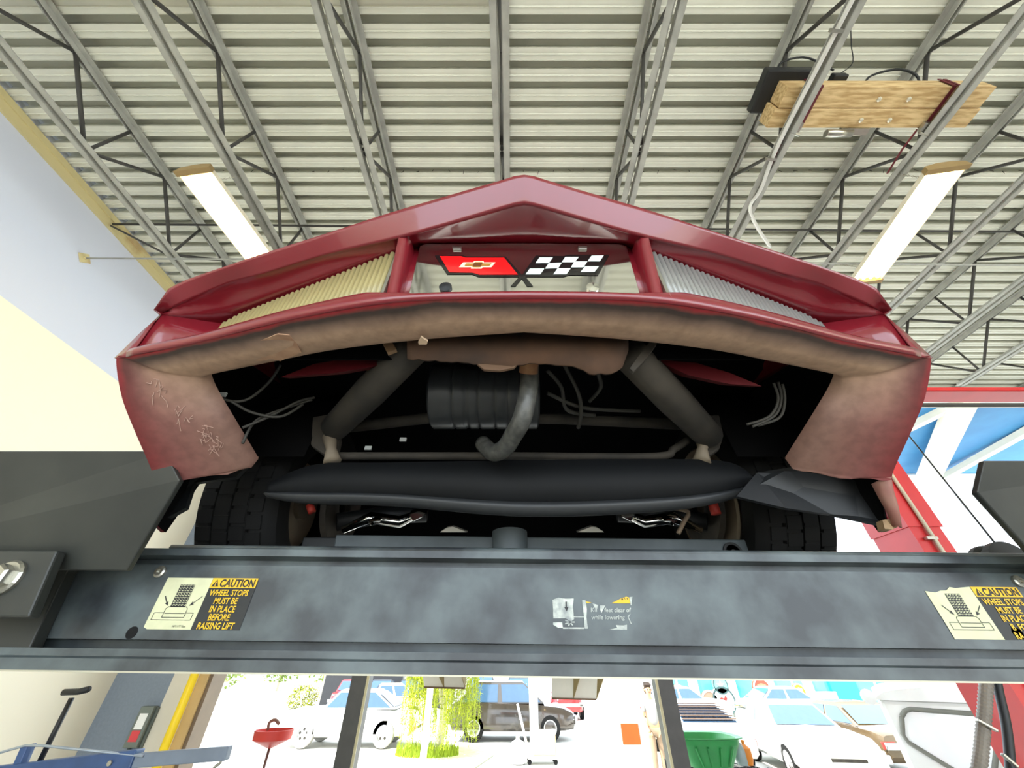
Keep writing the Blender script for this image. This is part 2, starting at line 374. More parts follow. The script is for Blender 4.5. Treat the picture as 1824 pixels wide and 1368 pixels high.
# runways, their posts and the ramps at the far end
for s in (-1, 1):
    MB().box((s*.75-.25,BY+.16,CZ+.06),(s*.75+.25,4.85,CZ+.15)).box((s*.75-.25,BY+.16,CZ+.0),(s*.75-.21,4.85,CZ+.08)).box((s*.75+.21,BY+.16,CZ),(s*.75+.25,4.85,CZ+.08)).build('runway', M_dark, lift)
M_post = mat('lift_post_grey', (74,72,68), .45, .2, var=.2, scale=12)
for s in (-1, 1):
    for yy in (BY+.12, 4.85):
        p = MB().box((s*1.54-.085,yy-.08,0),(s*1.54+.085,yy+.08,CZ+.18)).box((s*1.54-.2,yy-.2,0),(s*1.54+.2,yy+.2,.02)).build('post', M_post, lift)
        xe = s*1.54+.085*(1 if s < 0 else -1)
        MB().box((xe-.012,yy-.092,.02),(xe+.012,yy-.08,CZ+.18)).build('edge_strip', mat('tan_edge', (200,190,150), .5), p)
MB().box((-1.5,4.78,CZ+.04),(1.5,4.92,CZ+.2)).build('cross_beam', M_dark, lift)
# approach ramps hanging at the far end of the runways
M_ramp = mat('ramp_cream', (250,245,228), .5, 0, var=.08)
M_rampb = mat('ramp_bracket', (180,160,110), .5)
for k, (xa, xb, ya, yb) in enumerate(((748,832,1196,1226),(983,1066,1196,1246))):
    Yr = 4.95
    a = at(xa,ya,Y=Yr); b_ = at(xb,ya,Y=Yr); c_ = at(xb-4,yb,Y=Yr); d_ = at(xa+(8 if k == 0 else 0),yb-2,Y=Yr)
    a.z += .06; b_.z += .06
    r = MB().prism([a,b_,c_,d_], (0,.012,0)).build('ramp', M_ramp, lift)
    MB().bar(d_-Vector((0,.01,0)), c_-Vector((0,.01,0)), .012, .014).build('ramp_lip', mat('brown_edge', (120,90,60), .6), r)
    for f in (.48, 1.0):
        p = a.lerp(b_, f); q = d_.lerp(c_, f)
        sgn = 1 if k else -1
        MB().prism([p-Vector((.0,.002,0)), p+Vector((.085*(1 if k else -1),-.14,.0)), q-Vector((0,.002,0))], (.006,0,0)).build('ramp_bracket', M_rampb, r)
# decals on the cross-beam face
def face(x, z): return sh((x, BY-.0012, CZ+z+KS*0))
def quad(m, x0, z0, x1, z1, off=0.0, mi=0):
    e = Vector((0,-off,0)); m.add([face(x0,z0)+e,face(x1,z0)+e,face(x1,z1)+e,face(x0,z1)+e], [(0,1,2,3)], mi)
def line(m, a, b, wd, off, mi=0):
    ax, az = a; bx, bz = b; dx, dz = bx-ax, bz-az; l = math.hypot(dx,dz); nx, nz = -dz/l*wd/2, dx/l*wd/2
    e = Vector((0,-off,0)); m.add([face(ax+nx,az+nz)+e,face(bx+nx,bz+nz)+e,face(bx-nx,bz-nz)+e,face(ax-nx,az-nz)+e], [(0,1,2,3)], mi)
def arrow(m, a, b, wd, head, off, mi=0):
    ax, az = a; bx, bz = b; dx, dz = bx-ax, bz-az; l = math.hypot(dx,dz); ux, uz = dx/l, dz/l
    mxp = (bx-ux*head*.8, bz-uz*head*.8); line(m, a, mxp, wd, off, mi)
    e = Vector((0,-off,0)); s = head*.42
    m.add([face(bx,bz)+e, face(bx-ux*head-uz*s, bz-uz*head+ux*s)+e, face(mxp[0],mxp[1])+e, face(bx-ux*head+uz*s, bz-uz*head-ux*s)+e], [(0,1,2,3)], mi)
def caution(ox, oz, torn):
    """ox, oz: lower left of the sticker; .222 x .105"""
    W1, W, H = .111, .222, .105
    base = MB()
    if torn: e = [(0,.0),(W1,0),(W1,H),(.075,H-.003),(.062,H-.001),(.05,H-.008),(.035,H-.009),(.02,H-.013),(-.002,H-.010),(0,.04)]
    else: e = [(.002,.004),(.012,0),(W1,0),(W1,H),(0,H)]
    base.add([face(ox+x,oz+z) for x, z in e], [tuple(range(len(e)))], 0)
    st = base.build('caution_decal', M_cream, lift, fix=False); st['label'] = 'torn caution sticker at the right of the beam' if torn else 'clean caution sticker at the left of the beam'
    dk = MB(); quad(dk, ox+W1, oz, ox+W, oz+H, 0); dk.build('text_panel', M_ink, st, fix=False)
    y_ = MB(); quad(y_, ox+W1+.001, oz+H-.021, ox+W, oz+H, .0006); y_.build('yellow_band', M_yellow, st, fix=False)
    tx = MB()
    def pl(x0, z0): return lambda x, y: face(ox+x0+x, oz+z0+y)-Vector((0,.0012,0))
    text_mb('CAUTION', .0225, pl(W1+.0225, H-.0185), tx, 0, .0007, sx=.83)
    tri = [(W1+.004,H-.0185),(W1+.021,H-.0185),(W1+.0125,H-.003)]
    tx.add([face(ox+x,oz+z)-Vector((0,.0012,0)) for x, z in tri], [(0,1,2)])
    tx.build('caution_word', M_ink, st, fix=False)
    ex = MB(); text_mb('!', .012, pl(W1+.0108, H-.0165), ex, 0, .0006); 
    ex.v = [(a, b-.0005, c) for a, b, c in ex.v]; ex.build('warning_mark', M_yellow, st, fix=False)
    yt = MB()
    lines = ('WHEEL STOPS','MUST BE','IN PLACE','B  FOR','RA   NG') if torn else ('WHEEL STOPS','MUST BE','IN PLACE','BEFORE','RAISING LIFT')
    for i, s in enumerate(lines): text_mb(s, .0180, pl(W1+.054, H-.0375-.0165*i), yt, 0, .0004, 'CENTER', sx=.80)
    yt.build('warning_text', M_yellow, st, fix=False)
    # pictogram: wheel between two wheel stops
    ink = MB()
    quad(ink, ox+.040, oz+.044, ox+.075, oz+.090, .0006)
    for a, b in (((.010,.018),(.101,.018)),((.101,.018),(.101,.032)),((.101,.032),(.083,.032)),((.010,.018),(.010,.032)),((.010,.032),(.032,.032)),
                 ((.032,.023),(.083,.023)),((.083,.023),(.083,.040)),((.032,.023),(.032,.040)),((.036,.044),(.079,.044)),((.032,.040),(.036,.044)),((.083,.040),(.079,.044)),((.034,.031),(.081,.031))):
        line(ink, (ox+a[0],oz+a[1]), (ox+b[0],oz+b[1]), .0013, .0006)
    arrow(ink, (ox+.016,oz+.066), (ox+.033,oz+.046), .0022, .010, .0006)
    arrow(ink, (ox+.105,oz+.066), (ox+.083,oz+.046), .0016, .010, .0006)
    ink.build('wheel_pictogram', M_ink, st, fix=False)
    tr = MB()
    for r in range(9):
        for c in range(5):
            x = ox+.0435+.007*c; z = oz+.0475+.005*r
            line(tr, (x-.002,z+.001), (x+.001,z-.001), .0012, .0009); line(tr, (x+.001,z-.001), (x+.003,z+.002), .0012, .0009)
    tr.build('tread_marks', M_cream, st, fix=False)
    if not torn:
        sm_ = MB(); text_mb('NP1177 Rev.', .006, pl(.066, .004), sm_, .3); sm_.build('part_number', M_ink, st, fix=False)
caution(-.839, .070-KS*.839+.0, False)
caution(.990, .051+KS*1.0, True)
# worn centre sticker
M_wdec = mat('worn_white_decal', (214,220,210), .6, 0, rgb2=(150,156,156), scale=60)
cs = MB()
def cf(x, y): # sticker plane from its own marks
    p = at(940+x*260/1824, 1020+y*260/1824, Y=BY-.0012); return p
def cpoly(m, pts, off=0.0, mi=0):
    m.add([cf(x,y)-Vector((0,off,0)) for x, y in pts], [tuple(range(len(pts)))], mi)
cpoly(cs, [(310,340),(380,312),(470,325),(575,322),(565,420),(575,545),(580,580),(545,610),(470,570),(320,572),(318,480)])
cs3 = MB(); cpoly(cs3, [(680,345),(722,338),(740,460),(735,560),(752,700),(712,700),(705,570),(690,450)]); SCR = []
cpoly(cs, [(575,546),(700,548),(700,560),(575,558)])
SCR.append([(440,685),(710,685),(700,704),(440,702)])
SCR.append([(318,620),(430,620),(440,690),(380,690),(318,650)])
SCR.append([(805,380),(880,405),(862,470),(835,440)])
SCR.append([(905,410),(970,410),(920,505),(905,460)])
SCR.append([(1245,545),(1285,510),(1262,560),(1300,640),(1290,645)])
SCR.append([(1020,712),(1120,690),(1100,655),(1190,660),(1240,650),(1240,715)])
SCR.append([(1270,305),(1308,300),(1298,410),(1285,400)])
cs = cs.build('lowering_decal', M_wdec, lift, fix=False); cs3.build('torn_strip', M_wdec, cs, fix=False)
for p_ in SCR:
    m = MB(); cpoly(m, p_); m.build('torn_scrap', M_wdec, cs, fix=False)
cs['label'] = 'worn scraped sticker at the middle of the beam'
m = MB(); cpoly(m, [(1045,383),(1160,325),(1230,300),(1265,310),(1280,385)], .0003); cpoly(m, [(725,358),(800,375),(735,382)], .0003); m.build('yellow_scrap', M_yellow, cs, fix=False)
m = MB(); cpoly(m, [(470,362),(488,362),(490,430),(510,428),(488,488),(455,430),(472,430)], .0005)
cpoly(m, [(1165,345),(1180,310),(1195,345)], .0006); cpoly(m, [(1200,312),(1222,345),(1212,312)], .0006); cpoly(m, [(1232,318),(1252,345),(1246,318)], .0006)
m.build('down_arrow', M_ink, cs, fix=False)
m = MB()
for k in range(7):
    a = 2*math.pi*k/7; cxx, cyy = 525+18*math.cos(a), 618+18*math.sin(a); ex, ey = 525+62*math.cos(a), 618+52*math.sin(a); nx, ny = -math.sin(a)*8, math.cos(a)*8
    cpoly(m, [(cxx+nx,cyy+ny),(ex+nx,ey+ny),(ex-nx,ey-ny),(cxx-nx,cyy-ny)], .0004)
m.build('impact_mark', M_wdec, cs, fix=False)
m = MB(); k = 260/1824
def tp(x0, y0): return lambda x, y: cf(x0+x, y0-y)-Vector((0,.0005,0))
text_mb('Ke', 78, tp(785,492), m, 0, 1.0, sx=.92); text_mb('feet clear of', 78, tp(958,494), m, 0, 1.0, sx=.86); text_mb('while lowering', 78, tp(795,584), m, 0, 1.0, sx=.90)
m.build('lowering_text', M_wdec, cs, fix=False)

# rolling jack between the runways
rj = thing('rolling_jack', 'dark grey rolling jack beam set behind the lift cross-beam', 'jack', (.1,1.16,CZ+.2))
JY = 1.175
def jb(pts, d, nm, mt): return MB().prism([at(x,y,Y=JY) for x, y in pts], d).build(nm, mt, rj, bevel=.004)
M_jack = mat('jack_grey', (84,92,96), .5, 0, rgb2=(62,70,74), scale=7)
jb([(588,1010),(598,952),(1418,962),(1422,1010)], (0,.10,0), 'jack_beam', M_jack)
for p in ([(526,1010),(540,956),(600,956),(596,1010)], [(1410,1010),(1412,966),(1436,966),(1442,1010)]):
    MB().prism([at(x,y,Y=JY+.03) for x, y in p], (0,.06,0)).build('jack_end', M_black, rj, bevel=.004)
q = at(908,1010,Y=JY-.01); MB().tube([q, at(908,948,Y=JY-.01)], .053, 28).build('lift_cylinder', M_jack, rj, auto=40)
q = at(1305,984,Y=JY); MB().lathe([(.028,0),(.028,-.006),(.021,-.006),(.021,0)], q, (0,1,0), 20).lathe([(.007,0),(.007,-.008),(0,-.008)], q, (0,1,0), 10).build('pivot_ring', M_black, rj)

# ---------------------------------------------------------------- the burgundy car
XC = .025
car = thing('sports_car', 'burgundy sports car with a scuffed pointed nose, raised on the black lift', 'car', (XC,2.0,CZ+.2))
def rail_lin(keys, y0, s):     # plan line Y = y0 + s*X
    out = []
    for u, y in keys:
        d = ray(912, y); t = y0/(d.y-s*u/FPX); out.append((u/FPX*t, y0 if u == 0 else t*d.y, t*d.z))
    return out
R0 = rail_lin([(0,313),(20,316),(44,324),(144,353),(232,379),(346,416),(465,454),(583,494),(612,506),(632,516),(642,534)], .337, .25)
R1 = rail_lin([(0,362),(24,367),(200,418),(346,452),(460,486),(524,503),(600,535),(640,556)], .369, .25)
R3 = []
for u, y in [(0,532),(222,538),(407,568),(583,611),(690,632),(733,644)]:
    d = ray(912, y); t = (.55-.028*(u/733)**2)/d.z; R3.append((u/FPX*t, t*d.y, t*d.z))
XE = .845
NX = 44
xs = [XE*i/NX for i in range(NX+1)]
def smooth_rail(keys, n):
    ks = crom([Vector(k) for k in keys], 120); return [tuple(interp([tuple(k) for k in ks], x)) for x in xs]
r0 = smooth_rail([(k[0],k[1],k[2]) for k in R0], NX); r1 = smooth_rail(R1, NX); r3 = smooth_rail(R3, NX)
r0 = [(a+36*max(0,x-.82)**2, b-14*max(0,x-.82)**2) for x, (a, b) in zip(xs, r0)]
def W(x, y, z): return Vector((x+XC, y, z+CZ))
def mir(fn):     # grid rows mirrored over the centre line: fn(i) gives (Y, Z) at xs[i]
    return [W(-xs[i], *fn(i)) for i in range(NX,0,-1)]+[W(xs[i], *fn(i)) for i in range(NX+1)]
ceil_back = [(0,.472,.768),(.238,.472,.768),(.278,.482,.738),(.735,.640,.684),(.845,.582,.655)]
floor_back = [(0,.480,.556),(.238,.480,.556),(.278,.482,.556),(.735,.640,.55),(.845,.590,.556)]
def cb(i): return interp(ceil_back, xs[i])
def fb(i): return interp(floor_back, xs[i])
def lerp2(a, b, t): return (a[0]+(b[0]-a[0])*t, a[1]+(b[1]-a[1])*t)
LIPH = [(0,.022),(.21,.022),(.262,.032),(.31,.042),(.70,.028),(.845,.026)]
def lip(i): return (r3[i][0]+.002, r3[i][1]+interp(LIPH, xs[i])[0])
def off(a, dy, dz): return (a[0]+dy, a[1]+dz)
hoodz = lambda i: (1.15, .93-.10*(xs[i]/XE)**3)
rows = [mir(hoodz), mir(lambda i: off(r0[i], .10, .045)), mir(lambda i: off(r0[i], .022, .016)), mir(lambda i: off(r0[i], .004, .005)), mir(lambda i: r0[i]),
        mir(lambda i: lerp2(r0[i], r1[i], .12)), mir(lambda i: lerp2(r0[i], r1[i], .5)), mir(lambda i: lerp2(r0[i], r1[i], .9)), mir(lambda i: r1[i]),
        mir(lambda i: off(lerp2(r1[i], cb(i), .06), .0, .004)), mir(lambda i: lerp2(r1[i], cb(i), .5)), mir(cb)]
MB().grid(rows).build('nose_cover', M_red, car, smooth=True, solid=.004)
M_redin = mat('burgundy_recess', (120,14,26), .35, 0, var=.15, coat=.5)
rows = [mir(cb), mir(lambda i: lerp2(cb(i), fb(i), .5)), mir(fb), mir(lambda i: off(lip(i), .03, -.002)), mir(lambda i: off(lip(i), .008, .003)), mir(lip), mir(lambda i: off(lip(i), -.007, -.008)), mir(lambda i: off(r3[i], -.006, .008)), mir(lambda i: r3[i])]
MB().grid(rows).build('bumper_lip', M_red, car, smooth=True, solid=.003)
# outer corner ends closing the recess
for s in (-1, 1):
    e = [W(s*XE, *r0[NX]), W(s*XE, *lerp2(r0[NX], r1[NX], .5)), W(s*XE, *r1[NX]), W(s*.862, .586, .60), W(s*.876, .592, .55), W(s*.876, .590, .526)]
    bk = [p+Vector((s*.004, .10 if i > 2 else .05, .008)) for i, p in enumerate(e)]
    inn = [e[0], e[1], W(s*XE, *r1[NX]), W(s*XE, *lerp2(r1[NX], lip(NX), .45)), W(s*XE, *lip(NX)), W(s*XE, *r3[NX])]
    MB().grid([bk, e, inn]).build('nose_corner', M_red, car, smooth=True, solid=.003)
    # divider bar between plate and lens
    m = MB(); top = W(s*.262, *interp([(x,*p) for x, p in zip(xs, r1)], .262)); bot = W(s*.262, *off(interp([(x,*p) for x, p in zip(xs, r3)], .262), .004, .02))
    m.grid([[p+Vector((dx, dy, 0)) for dx, dy in ((-.02*s,.09),(-.014*s,.014),(-.008*s,0),(.008*s,0),(.014*s,.014),(.02*s,.10))] for p in (top+Vector((0,.0,.01)), top.lerp(bot,.06), top.lerp(bot,.5), top.lerp(bot,.94), bot-Vector((0,0,.01)))])
    m.build('divider', M_red, car, smooth=True)
    # ribbed lamp lens
    n = 34*6; rws = [[], [], []]
    for i in range(n+1):
        f = i/n; x = .285+(.735-.285)*f; a = interp(ceil_back, x); b_ = interp(floor_back, x); ph = .5-.5*math.cos(2*math.pi*f*34)
        yy = a[0]-.014-.006*ph**.6; zt = a[1]-.006-.012*max(0,(f-.9))*10
        rws[0].append(W(s*x, yy, zt)); rws[1].append(W(s*x, yy-.002, (zt+b_[1])/2)); rws[2].append(W(s*x, yy-.004, b_[1]+.002))
    lm = mat('amber_lens', (168,156,108), .35, 0, var=.08, scale=20, coat=.3) if s < 0 else mat('clear_lens', (150,150,146), .3, .2, var=.08, scale=20, coat=.3)
    L = MB().grid(rws).build('lamp_lens', lm, car, smooth=True, solid=.003); L['label'] = ('amber ribbed lamp lens on the left of the plate', 'clear grey ribbed lamp lens on the right of the plate')[s > 0]
    m = MB(); a = W(s*.276, .47, .722); b_ = W(s*.276, .463, .56); m.bar(a, b_, .006, .02); m.build('lens_frame', M_steel, L)
# underside of the bumper: dirty valance down to the wheel openings
outer = [(x,*p) for x, p in zip(xs, r3)]
OUT = [W(x, *interp(outer, x)) for x in (0,.23,.43,.60,.745,.82,.845)]
def uu(u, y, X=None, Z=None):
    d = ray(912, y); t = (X*FPX/u) if X is not None else Z/d.z; return W(u/FPX*t, t*d.y, t*d.z)
OUT += [W(.872,.590,.524), uu(716,705,X=.877), uu(693,765,X=.877), uu(664,830,X=.877), uu(657,853,X=.877)]
INN = [uu(0,592,Z=.552), uu(170,604,Z=.552), uu(330,622,Z=.546), uu(440,643,Z=.540), uu(505,656,Z=.535), uu(548,665,Z=.53), uu(566,670,Z=.527), uu(572,678,Z=.52), uu(562,705,Z=.50), uu(534,752,Z=.46), uu(494,815,Z=.415), uu(482,834,Z=.402)]
def dens(keys, n=8):
    out = []
    for a in range(len(keys)-1):
        seg = crom(keys[max(0,a-1):a+3], (len(keys[max(0,a-1):a+3])-1)*n+1)
        st = n if a > 0 else 0
        out += seg[st:st+n]
    return out+[keys[-1]]
OD, ID = dens(OUT), dens(INN)
nV = 9; strip = []; uvs = []
for j in range(nV+1):
    f = j/nV; row = []
    for k, (a, b_) in enumerate(zip(OD, ID)):
        p = a.lerp(b_, f); bow = math.sin(math.pi*f)*.012; kk = k/(len(OD)-1)
        p = p+Vector((.35*bow if kk > .6 else 0, 0, -bow)); row.append(p)
    strip.append(row)
lipu = [p+Vector((-.004,.004,.03)) for p in ID]; strip.append(lipu)
full = [[Vector((2*XC-p.x, p.y, p.z)) for p in reversed(r[1:])]+r for r in strip]
mcount = len(full[0]); 
uvl = [((c/(mcount-1))*2-1, min(j/nV,1.08)) for j in range(len(full)) for c in range(mcount)]
# ragged lower edge
for r in full:
    for c in (0, 1):
        k = random.uniform(-.004,.004); r[c] = r[c]+Vector((0,0,k)); r[-1-c] = r[-1-c]+Vector((0,0,-k))
m_v = bpy.data.materials.new('scuffed_valance'); m_v.use_nodes = True; nt = m_v.node_tree; bs = nt.nodes['Principled BSDF']
uvn = nt.nodes.new('ShaderNodeUVMap'); sep = nt.nodes.new('ShaderNodeSeparateXYZ'); nt.links.new(uvn.outputs[0], sep.inputs[0])
tc = nt.nodes.new('ShaderNodeTexCoord'); n1 = nt.nodes.new('ShaderNodeTexNoise'); n1.inputs['Scale'].default_value = 9; n1.inputs['Detail'].default_value = 8
n2 = nt.nodes.new('ShaderNodeTexNoise'); n2.inputs['Scale'].default_value = 45; n2.inputs['Detail'].default_value = 8
for n in (n1, n2): nt.links.new(tc.outputs['Object'], n.inputs['Vector'])
ad = nt.nodes.new('ShaderNodeMath'); ad.operation = 'MULTIPLY_ADD'; ad.inputs[1].default_value = .22
nt.links.new(n1.outputs[0], ad.inputs[0]); 
nt.links.new(sep.outputs[1], ad.inputs[2])
ad2 = nt.nodes.new('ShaderNodeMath'); ad2.operation = 'SUBTRACT'; ad2.inputs[1].default_value = .11; nt.links.new(ad.outputs[0], ad2.inputs[0])
r1_ = nt.nodes.new('ShaderNodeValToRGB'); cr = r1_.color_ramp   # across: red lip, black grime, dust
cr.elements[0].position = .01; cr.elements[0].color = (*lin((150,30,40)),1)
cr.elements[1].position = 1.0; cr.elements[1].color = (*lin((206,172,146)),1)
for p, c in ((.05,(120,48,44)),(.09,(58,45,40)),(.15,(66,52,46)),(.30,(140,114,98)),(.5,(200,166,140))):
    e = cr.elements.new(p); e.color = (*lin(c),1)
nt.links.new(ad2.outputs[0], r1_.inputs[0])
r2_ = nt.nodes.new('ShaderNodeValToRGB'); cr = r2_.color_ramp   # the side legs: browner red paint under dust
cr.elements[0].position = .0; cr.elements[0].color = (*lin((124,44,46)),1); cr.elements[1].position = .9; cr.elements[1].color = (*lin((138,104,92)),1)
e = cr.elements.new(.4); e.color = (*lin((134,84,78)),1)
nt.links.new(ad2.outputs[0], r2_.inputs[0])
ab = nt.nodes.new('ShaderNodeMath'); ab.operation = 'ABSOLUTE'; nt.links.new(sep.outputs[0], ab.inputs[0])
mr = nt.nodes.new('ShaderNodeMapRange'); mr.inputs[1].default_value = .50; mr.inputs[2].default_value = .80; nt.links.new(ab.outputs[0], mr.inputs[0])
mx = nt.nodes.new('ShaderNodeMix'); mx.data_type = 'RGBA'; nt.links.new(mr.outputs[0], mx.inputs[0]); nt.links.new(r1_.outputs[0], mx.inputs[6]); nt.links.new(r2_.outputs[0], mx.inputs[7])
mx2 = nt.nodes.new('ShaderNodeMix'); mx2.data_type = 'RGBA'; mx2.blend_type = 'MULTIPLY'; mx2.inputs[0].default_value = .35
r3_ = nt.nodes.new('ShaderNodeValToRGB'); r3_.color_ramp.elements[0].position = .35; r3_.color_ramp.elements[0].color = (.45,.42,.4,1); r3_.color_ramp.elements[1].position = .62
nt.links.new(n2.outputs[0], r3_.inputs[0]); nt.links.new(mx.outputs[2], mx2.inputs[6]); nt.links.new(r3_.outputs[0], mx2.inputs[7]); nt.links.new(mx2.outputs[2], bs.inputs['Base Color'])
bs.inputs['Roughness'].default_value = .6
bp = nt.nodes.new('ShaderNodeBump'); bp.inputs['Strength'].default_value = .12; bp.inputs['Distance'].default_value = .004; nt.links.new(n2.outputs[0], bp.inputs['Height']); nt.links.new(bp.outputs[0], bs.inputs['Normal'])
val = MB().grid(full).build('bumper_underside', m_v, car, smooth=True, uv=uvl, fix=False)
val['label'] = 'dusty scuffed brown underside of the bumper'
# torn patch, scrapes
def under(px, py, dz=.003):       # point just below the underside
    d = ray(px, py); t = .545/d.z; p = d*t; p.z += CZ-dz-.012; return p
pt = [(428,618),(452,604),(500,586),(520,588),(534,604),(541,619),(523,626),(504,634),(487,630),(470,634),(448,632)]
MB().prism([under(x,y) for x, y in pt], (0,0,.003)).build('torn_patch', mat('torn_tan_fibre', (196,160,130), .8, 0, rgb2=(160,120,96), scale=25, bump=.2), val)
pk = [(747,600),(752,590),(757,594),(764,598),(762,604),(748,604)]
MB().prism([under(x,y,.004) for x, y in pk], (0,0,.004)).build('chipped_flake', mat('pale_chip', (225,195,165), .8), val)
# hair-fine scratches on the left leg
m = MB()
for k in range(26):
    f = random.random(); x0 = 265+130*f+random.uniform(-14,14); y0 = 672+130*f+random.uniform(-8,8)
    pts = []
    for q in range(5): pts.append((x0+q*4*random.uniform(-.6,1.2), y0+q*5*random.uniform(-.2,1.2)))
    tri = []
    for (x, y) in pts:
        best = None; d = ray(x, y)
        # intersect with the strip's left leg
        for j in range(nV):
            for c in range(0, 46):
                q4 = [full[j][c], full[j][c+1], full[j+1][c+1], full[j+1][c]]
                from mathutils.geometry import intersect_ray_tri
                for tr in ((q4[0],q4[1],q4[2]),(q4[0],q4[2],q4[3])):
                    h = intersect_ray_tri(*tr, d, Vector((0,0,CZ)))
                    if h and best is None: best = h
        if best: tri.append(best+(Vector((0,0,CZ))-best).normalized()*.0012)
    if len(tri) > 2: m.tube(tri, .0007, 4)
m.build('scratches', mat('pale_scratch', (200,165,150), .8), val)

# number plate in the recess
PL0, PL1 = Vector((0,.475,.560+CZ)), Vector((0,.463,.759+CZ))
pu = (PL1-PL0).normalized(); pn = Vector((1,0,0)).cross(pu).normalized()
def pp(px, py, off=0.0):
    d = ray(px, py); o = Vector((0,0,CZ)); t = (PL0-o).dot(pn)/d.dot(pn); return o+d*t-pn*(off if pn.y > 0 else -off)
def pe(x, y, off=0.0): return pp(680+x/3.648, 400+y/3.648, off)
PLB = PL0+pu*.004; H = PL1-PLB; xl, xr = -.232+XC, .232+XC
pz = [Vector((x,0,0))+PLB+H*f for x, f in ((xl,0),(xr,0),(xr,.95),(xr-.012,1),(xl+.012,1),(xl,.95))]
plate = MB().prism(pz, Vector((0,.003,0))).build('licence_plate', M_chrome, car, bevel=.001)
plate['label'] = 'mirror chrome plate with crossed flags'
def pbuild(nm, polys, mt, off):
    m = MB()
    for p in polys: m.add([pe(x,y,off) for x, y in p], [tuple(range(len(p)))])
    return m.build(nm, mt, plate, fix=False)
M_pk = mat('flag_black', (18,16,16), .25, coat=.5)
pbuild('flag_outline', [[(345,203),(525,203),(552,210),(805,210),(912,330),(1000,204),(1180,207),(1220,199),(1478,199),(1403,334),(1218,331),(1180,342),(935,342),(985,405),(945,405),(910,354),(868,405),(835,405),(893,342),(630,342),(588,326),(425,326)]], M_pk, .0012)
pbuild('red_flag', [[(378,210),(515,210),(545,219),(795,219),(885,330),(635,331),(590,317),(440,315)]], mat('flag_red', (232,20,24), .25, coat=.5, var=.1), .0020)
pbuild('checker_squares', [[(1025,218),(1112,218),(1085,256),(998,256)],[(1192,215),(1280,215),(1252,250),(1168,250)],[(1362,207),(1442,205),(1416,244),(1336,244)],
  [(1085,256),(1170,252),(1146,289),(1060,291)],[(1252,244),(1336,244),(1310,283),(1228,283)],[(962,291),(1056,291),(1030,328),(934,328)],[(1142,289),(1228,288),(1200,327),(1114,328)],[(1320,276),(1410,276),(1380,314),(1290,314)]], mat('flag_white', (232,244,240), .3, coat=.5, var=.03), .0020)
pbuild('bowtie', [[(530,252),(596,252),(600,244),(662,244),(664,252),(740,252),(712,284),(656,284),(650,293),(580,293),(582,284),(502,284)]], mat('bowtie_cream', (240,225,200), .3), .0026)
pbuild('bowtie_gold', [[(548,260),(602,260),(606,251),(655,251),(657,260),(715,260),(700,277),(648,277),(644,285),(590,285),(592,277),(538,277)]], mat('bowtie_gold', (206,150,70), .3, .4), .0032)
pbuild('bowtie_centre', [[(600,258),(655,258),(645,280),(590,280)]], mat('bowtie_brown', (110,60,20), .35), .0037)
for (x, y) in ((490,160),(1305,158)):
    MB().prism([pe(x-30,y-9),pe(x+30,y-9),pe(x+27,y+9),pe(x-27,y+9)], -pn*.004 if pn.y > 0 else pn*.004).build('mount_slot', M_steel, plate, bevel=.001)
for (x, y) in ((415,400),(1370,402)):
    MB().lathe([(.013,0),(.013,.004),(.0,.006)], pe(x,y+12), -pn if pn.y > 0 else pn, 16).build('plate_bolt', M_black if x < 800 else M_chrome, plate)

# fenders, light-blocking sheet over the engine cavity, floor pan
side = [(.63,.685),(.63,.54),(.73,.455),(.80,.40),(.85,.372),(.90,.27),(.93,.262),(.96,.45),(1.03,.64),(1.17,.82),(1.36,.88),(1.56,.83),(1.72,.66),(1.79,.45),(1.80,.25),(3.3,.25),(3.32,.5),(3.45,.78),(3.68,.88),(3.92,.8),(4.05,.5),(4.08,.35),(4.72,.45),(4.78,.9),(4.2,1.08),(2.9,1.08),(1.7,1.05),(1.15,.93),(.75,.76)]
for s in (-1, 1):
    MB().prism([W(s*.873, a, b_) for a, b_ in side], (s*.008,0,0)).build('fender', M_red, car)
    MB().prism([W(s*.868, a, b_) for a, b_ in side], (s*.003,0,0)).build('fender_inside', M_cavity, car)
    # fender liner hanging behind the bumper leg
    m = MB()
    if s > 0: poly = [(1312,884),(1348,842),(1409,832),(1500,846),(1562,858),(1597,925),(1578,936),(1480,916),(1400,905)]
    else: poly = [(446,822),(380,832),(313,842),(318,885),(255,925),(280,932),(330,905),(345,860),(420,850)]
    ys = []
    m.prism([at(x,y,Y=.90+.02*(i % 2)) for i, (x,y) in enumerate(poly)], (0,.012,.0)); m.build('fender_liner', M_black, car)
MB().prism([at(x,y,Y=.885) for x, y in ((1572,926),(1597,922),(1600,938),(1590,943),(1576,942))], (0,.02,0)).build('fender_bracket', mat('tan_bracket', (176,146,110), .7, 0, rgb2=(120,94,66), scale=30), car)
for s in (-1, 1):
    oo = [uu(655,846,X=.877), uu(660,875,X=.877), uu(668,905,X=.877), uu(673,940,X=.877)]; ii = [uu(622,862,X=.85), uu(634,885,X=.855), uu(648,910,X=.862), uu(660,938,X=.868)]
    r_ = [[a.lerp(b_,f)+Vector((0,-.006*math.sin(math.pi*f),0)) for a, b_ in zip(oo, ii)] for f in (0,.33,.66,1)]
    if s < 0: r_ = [[Vector((2*XC-p.x,p.y,p.z)) for p in q] for q in r_]
    MB().grid(r_).build('fender_flare', mat('dusty_red_flare', (132,72,66), .6, 0, rgb2=(150,110,96), scale=14), car, smooth=True, solid=.006)
    wl_ = []
    for xx in (.62, .872): wl_.append([W(s*xx, 1.36+.40*math.cos(math.pi*(1.0-1.15*k/16)), .48+.40*math.sin(math.pi*(1.0-1.15*k/16))) for k in range(17)])
    MB().grid(wl_).build('wheel_well', M_cavity, car, smooth=True, solid=.004)
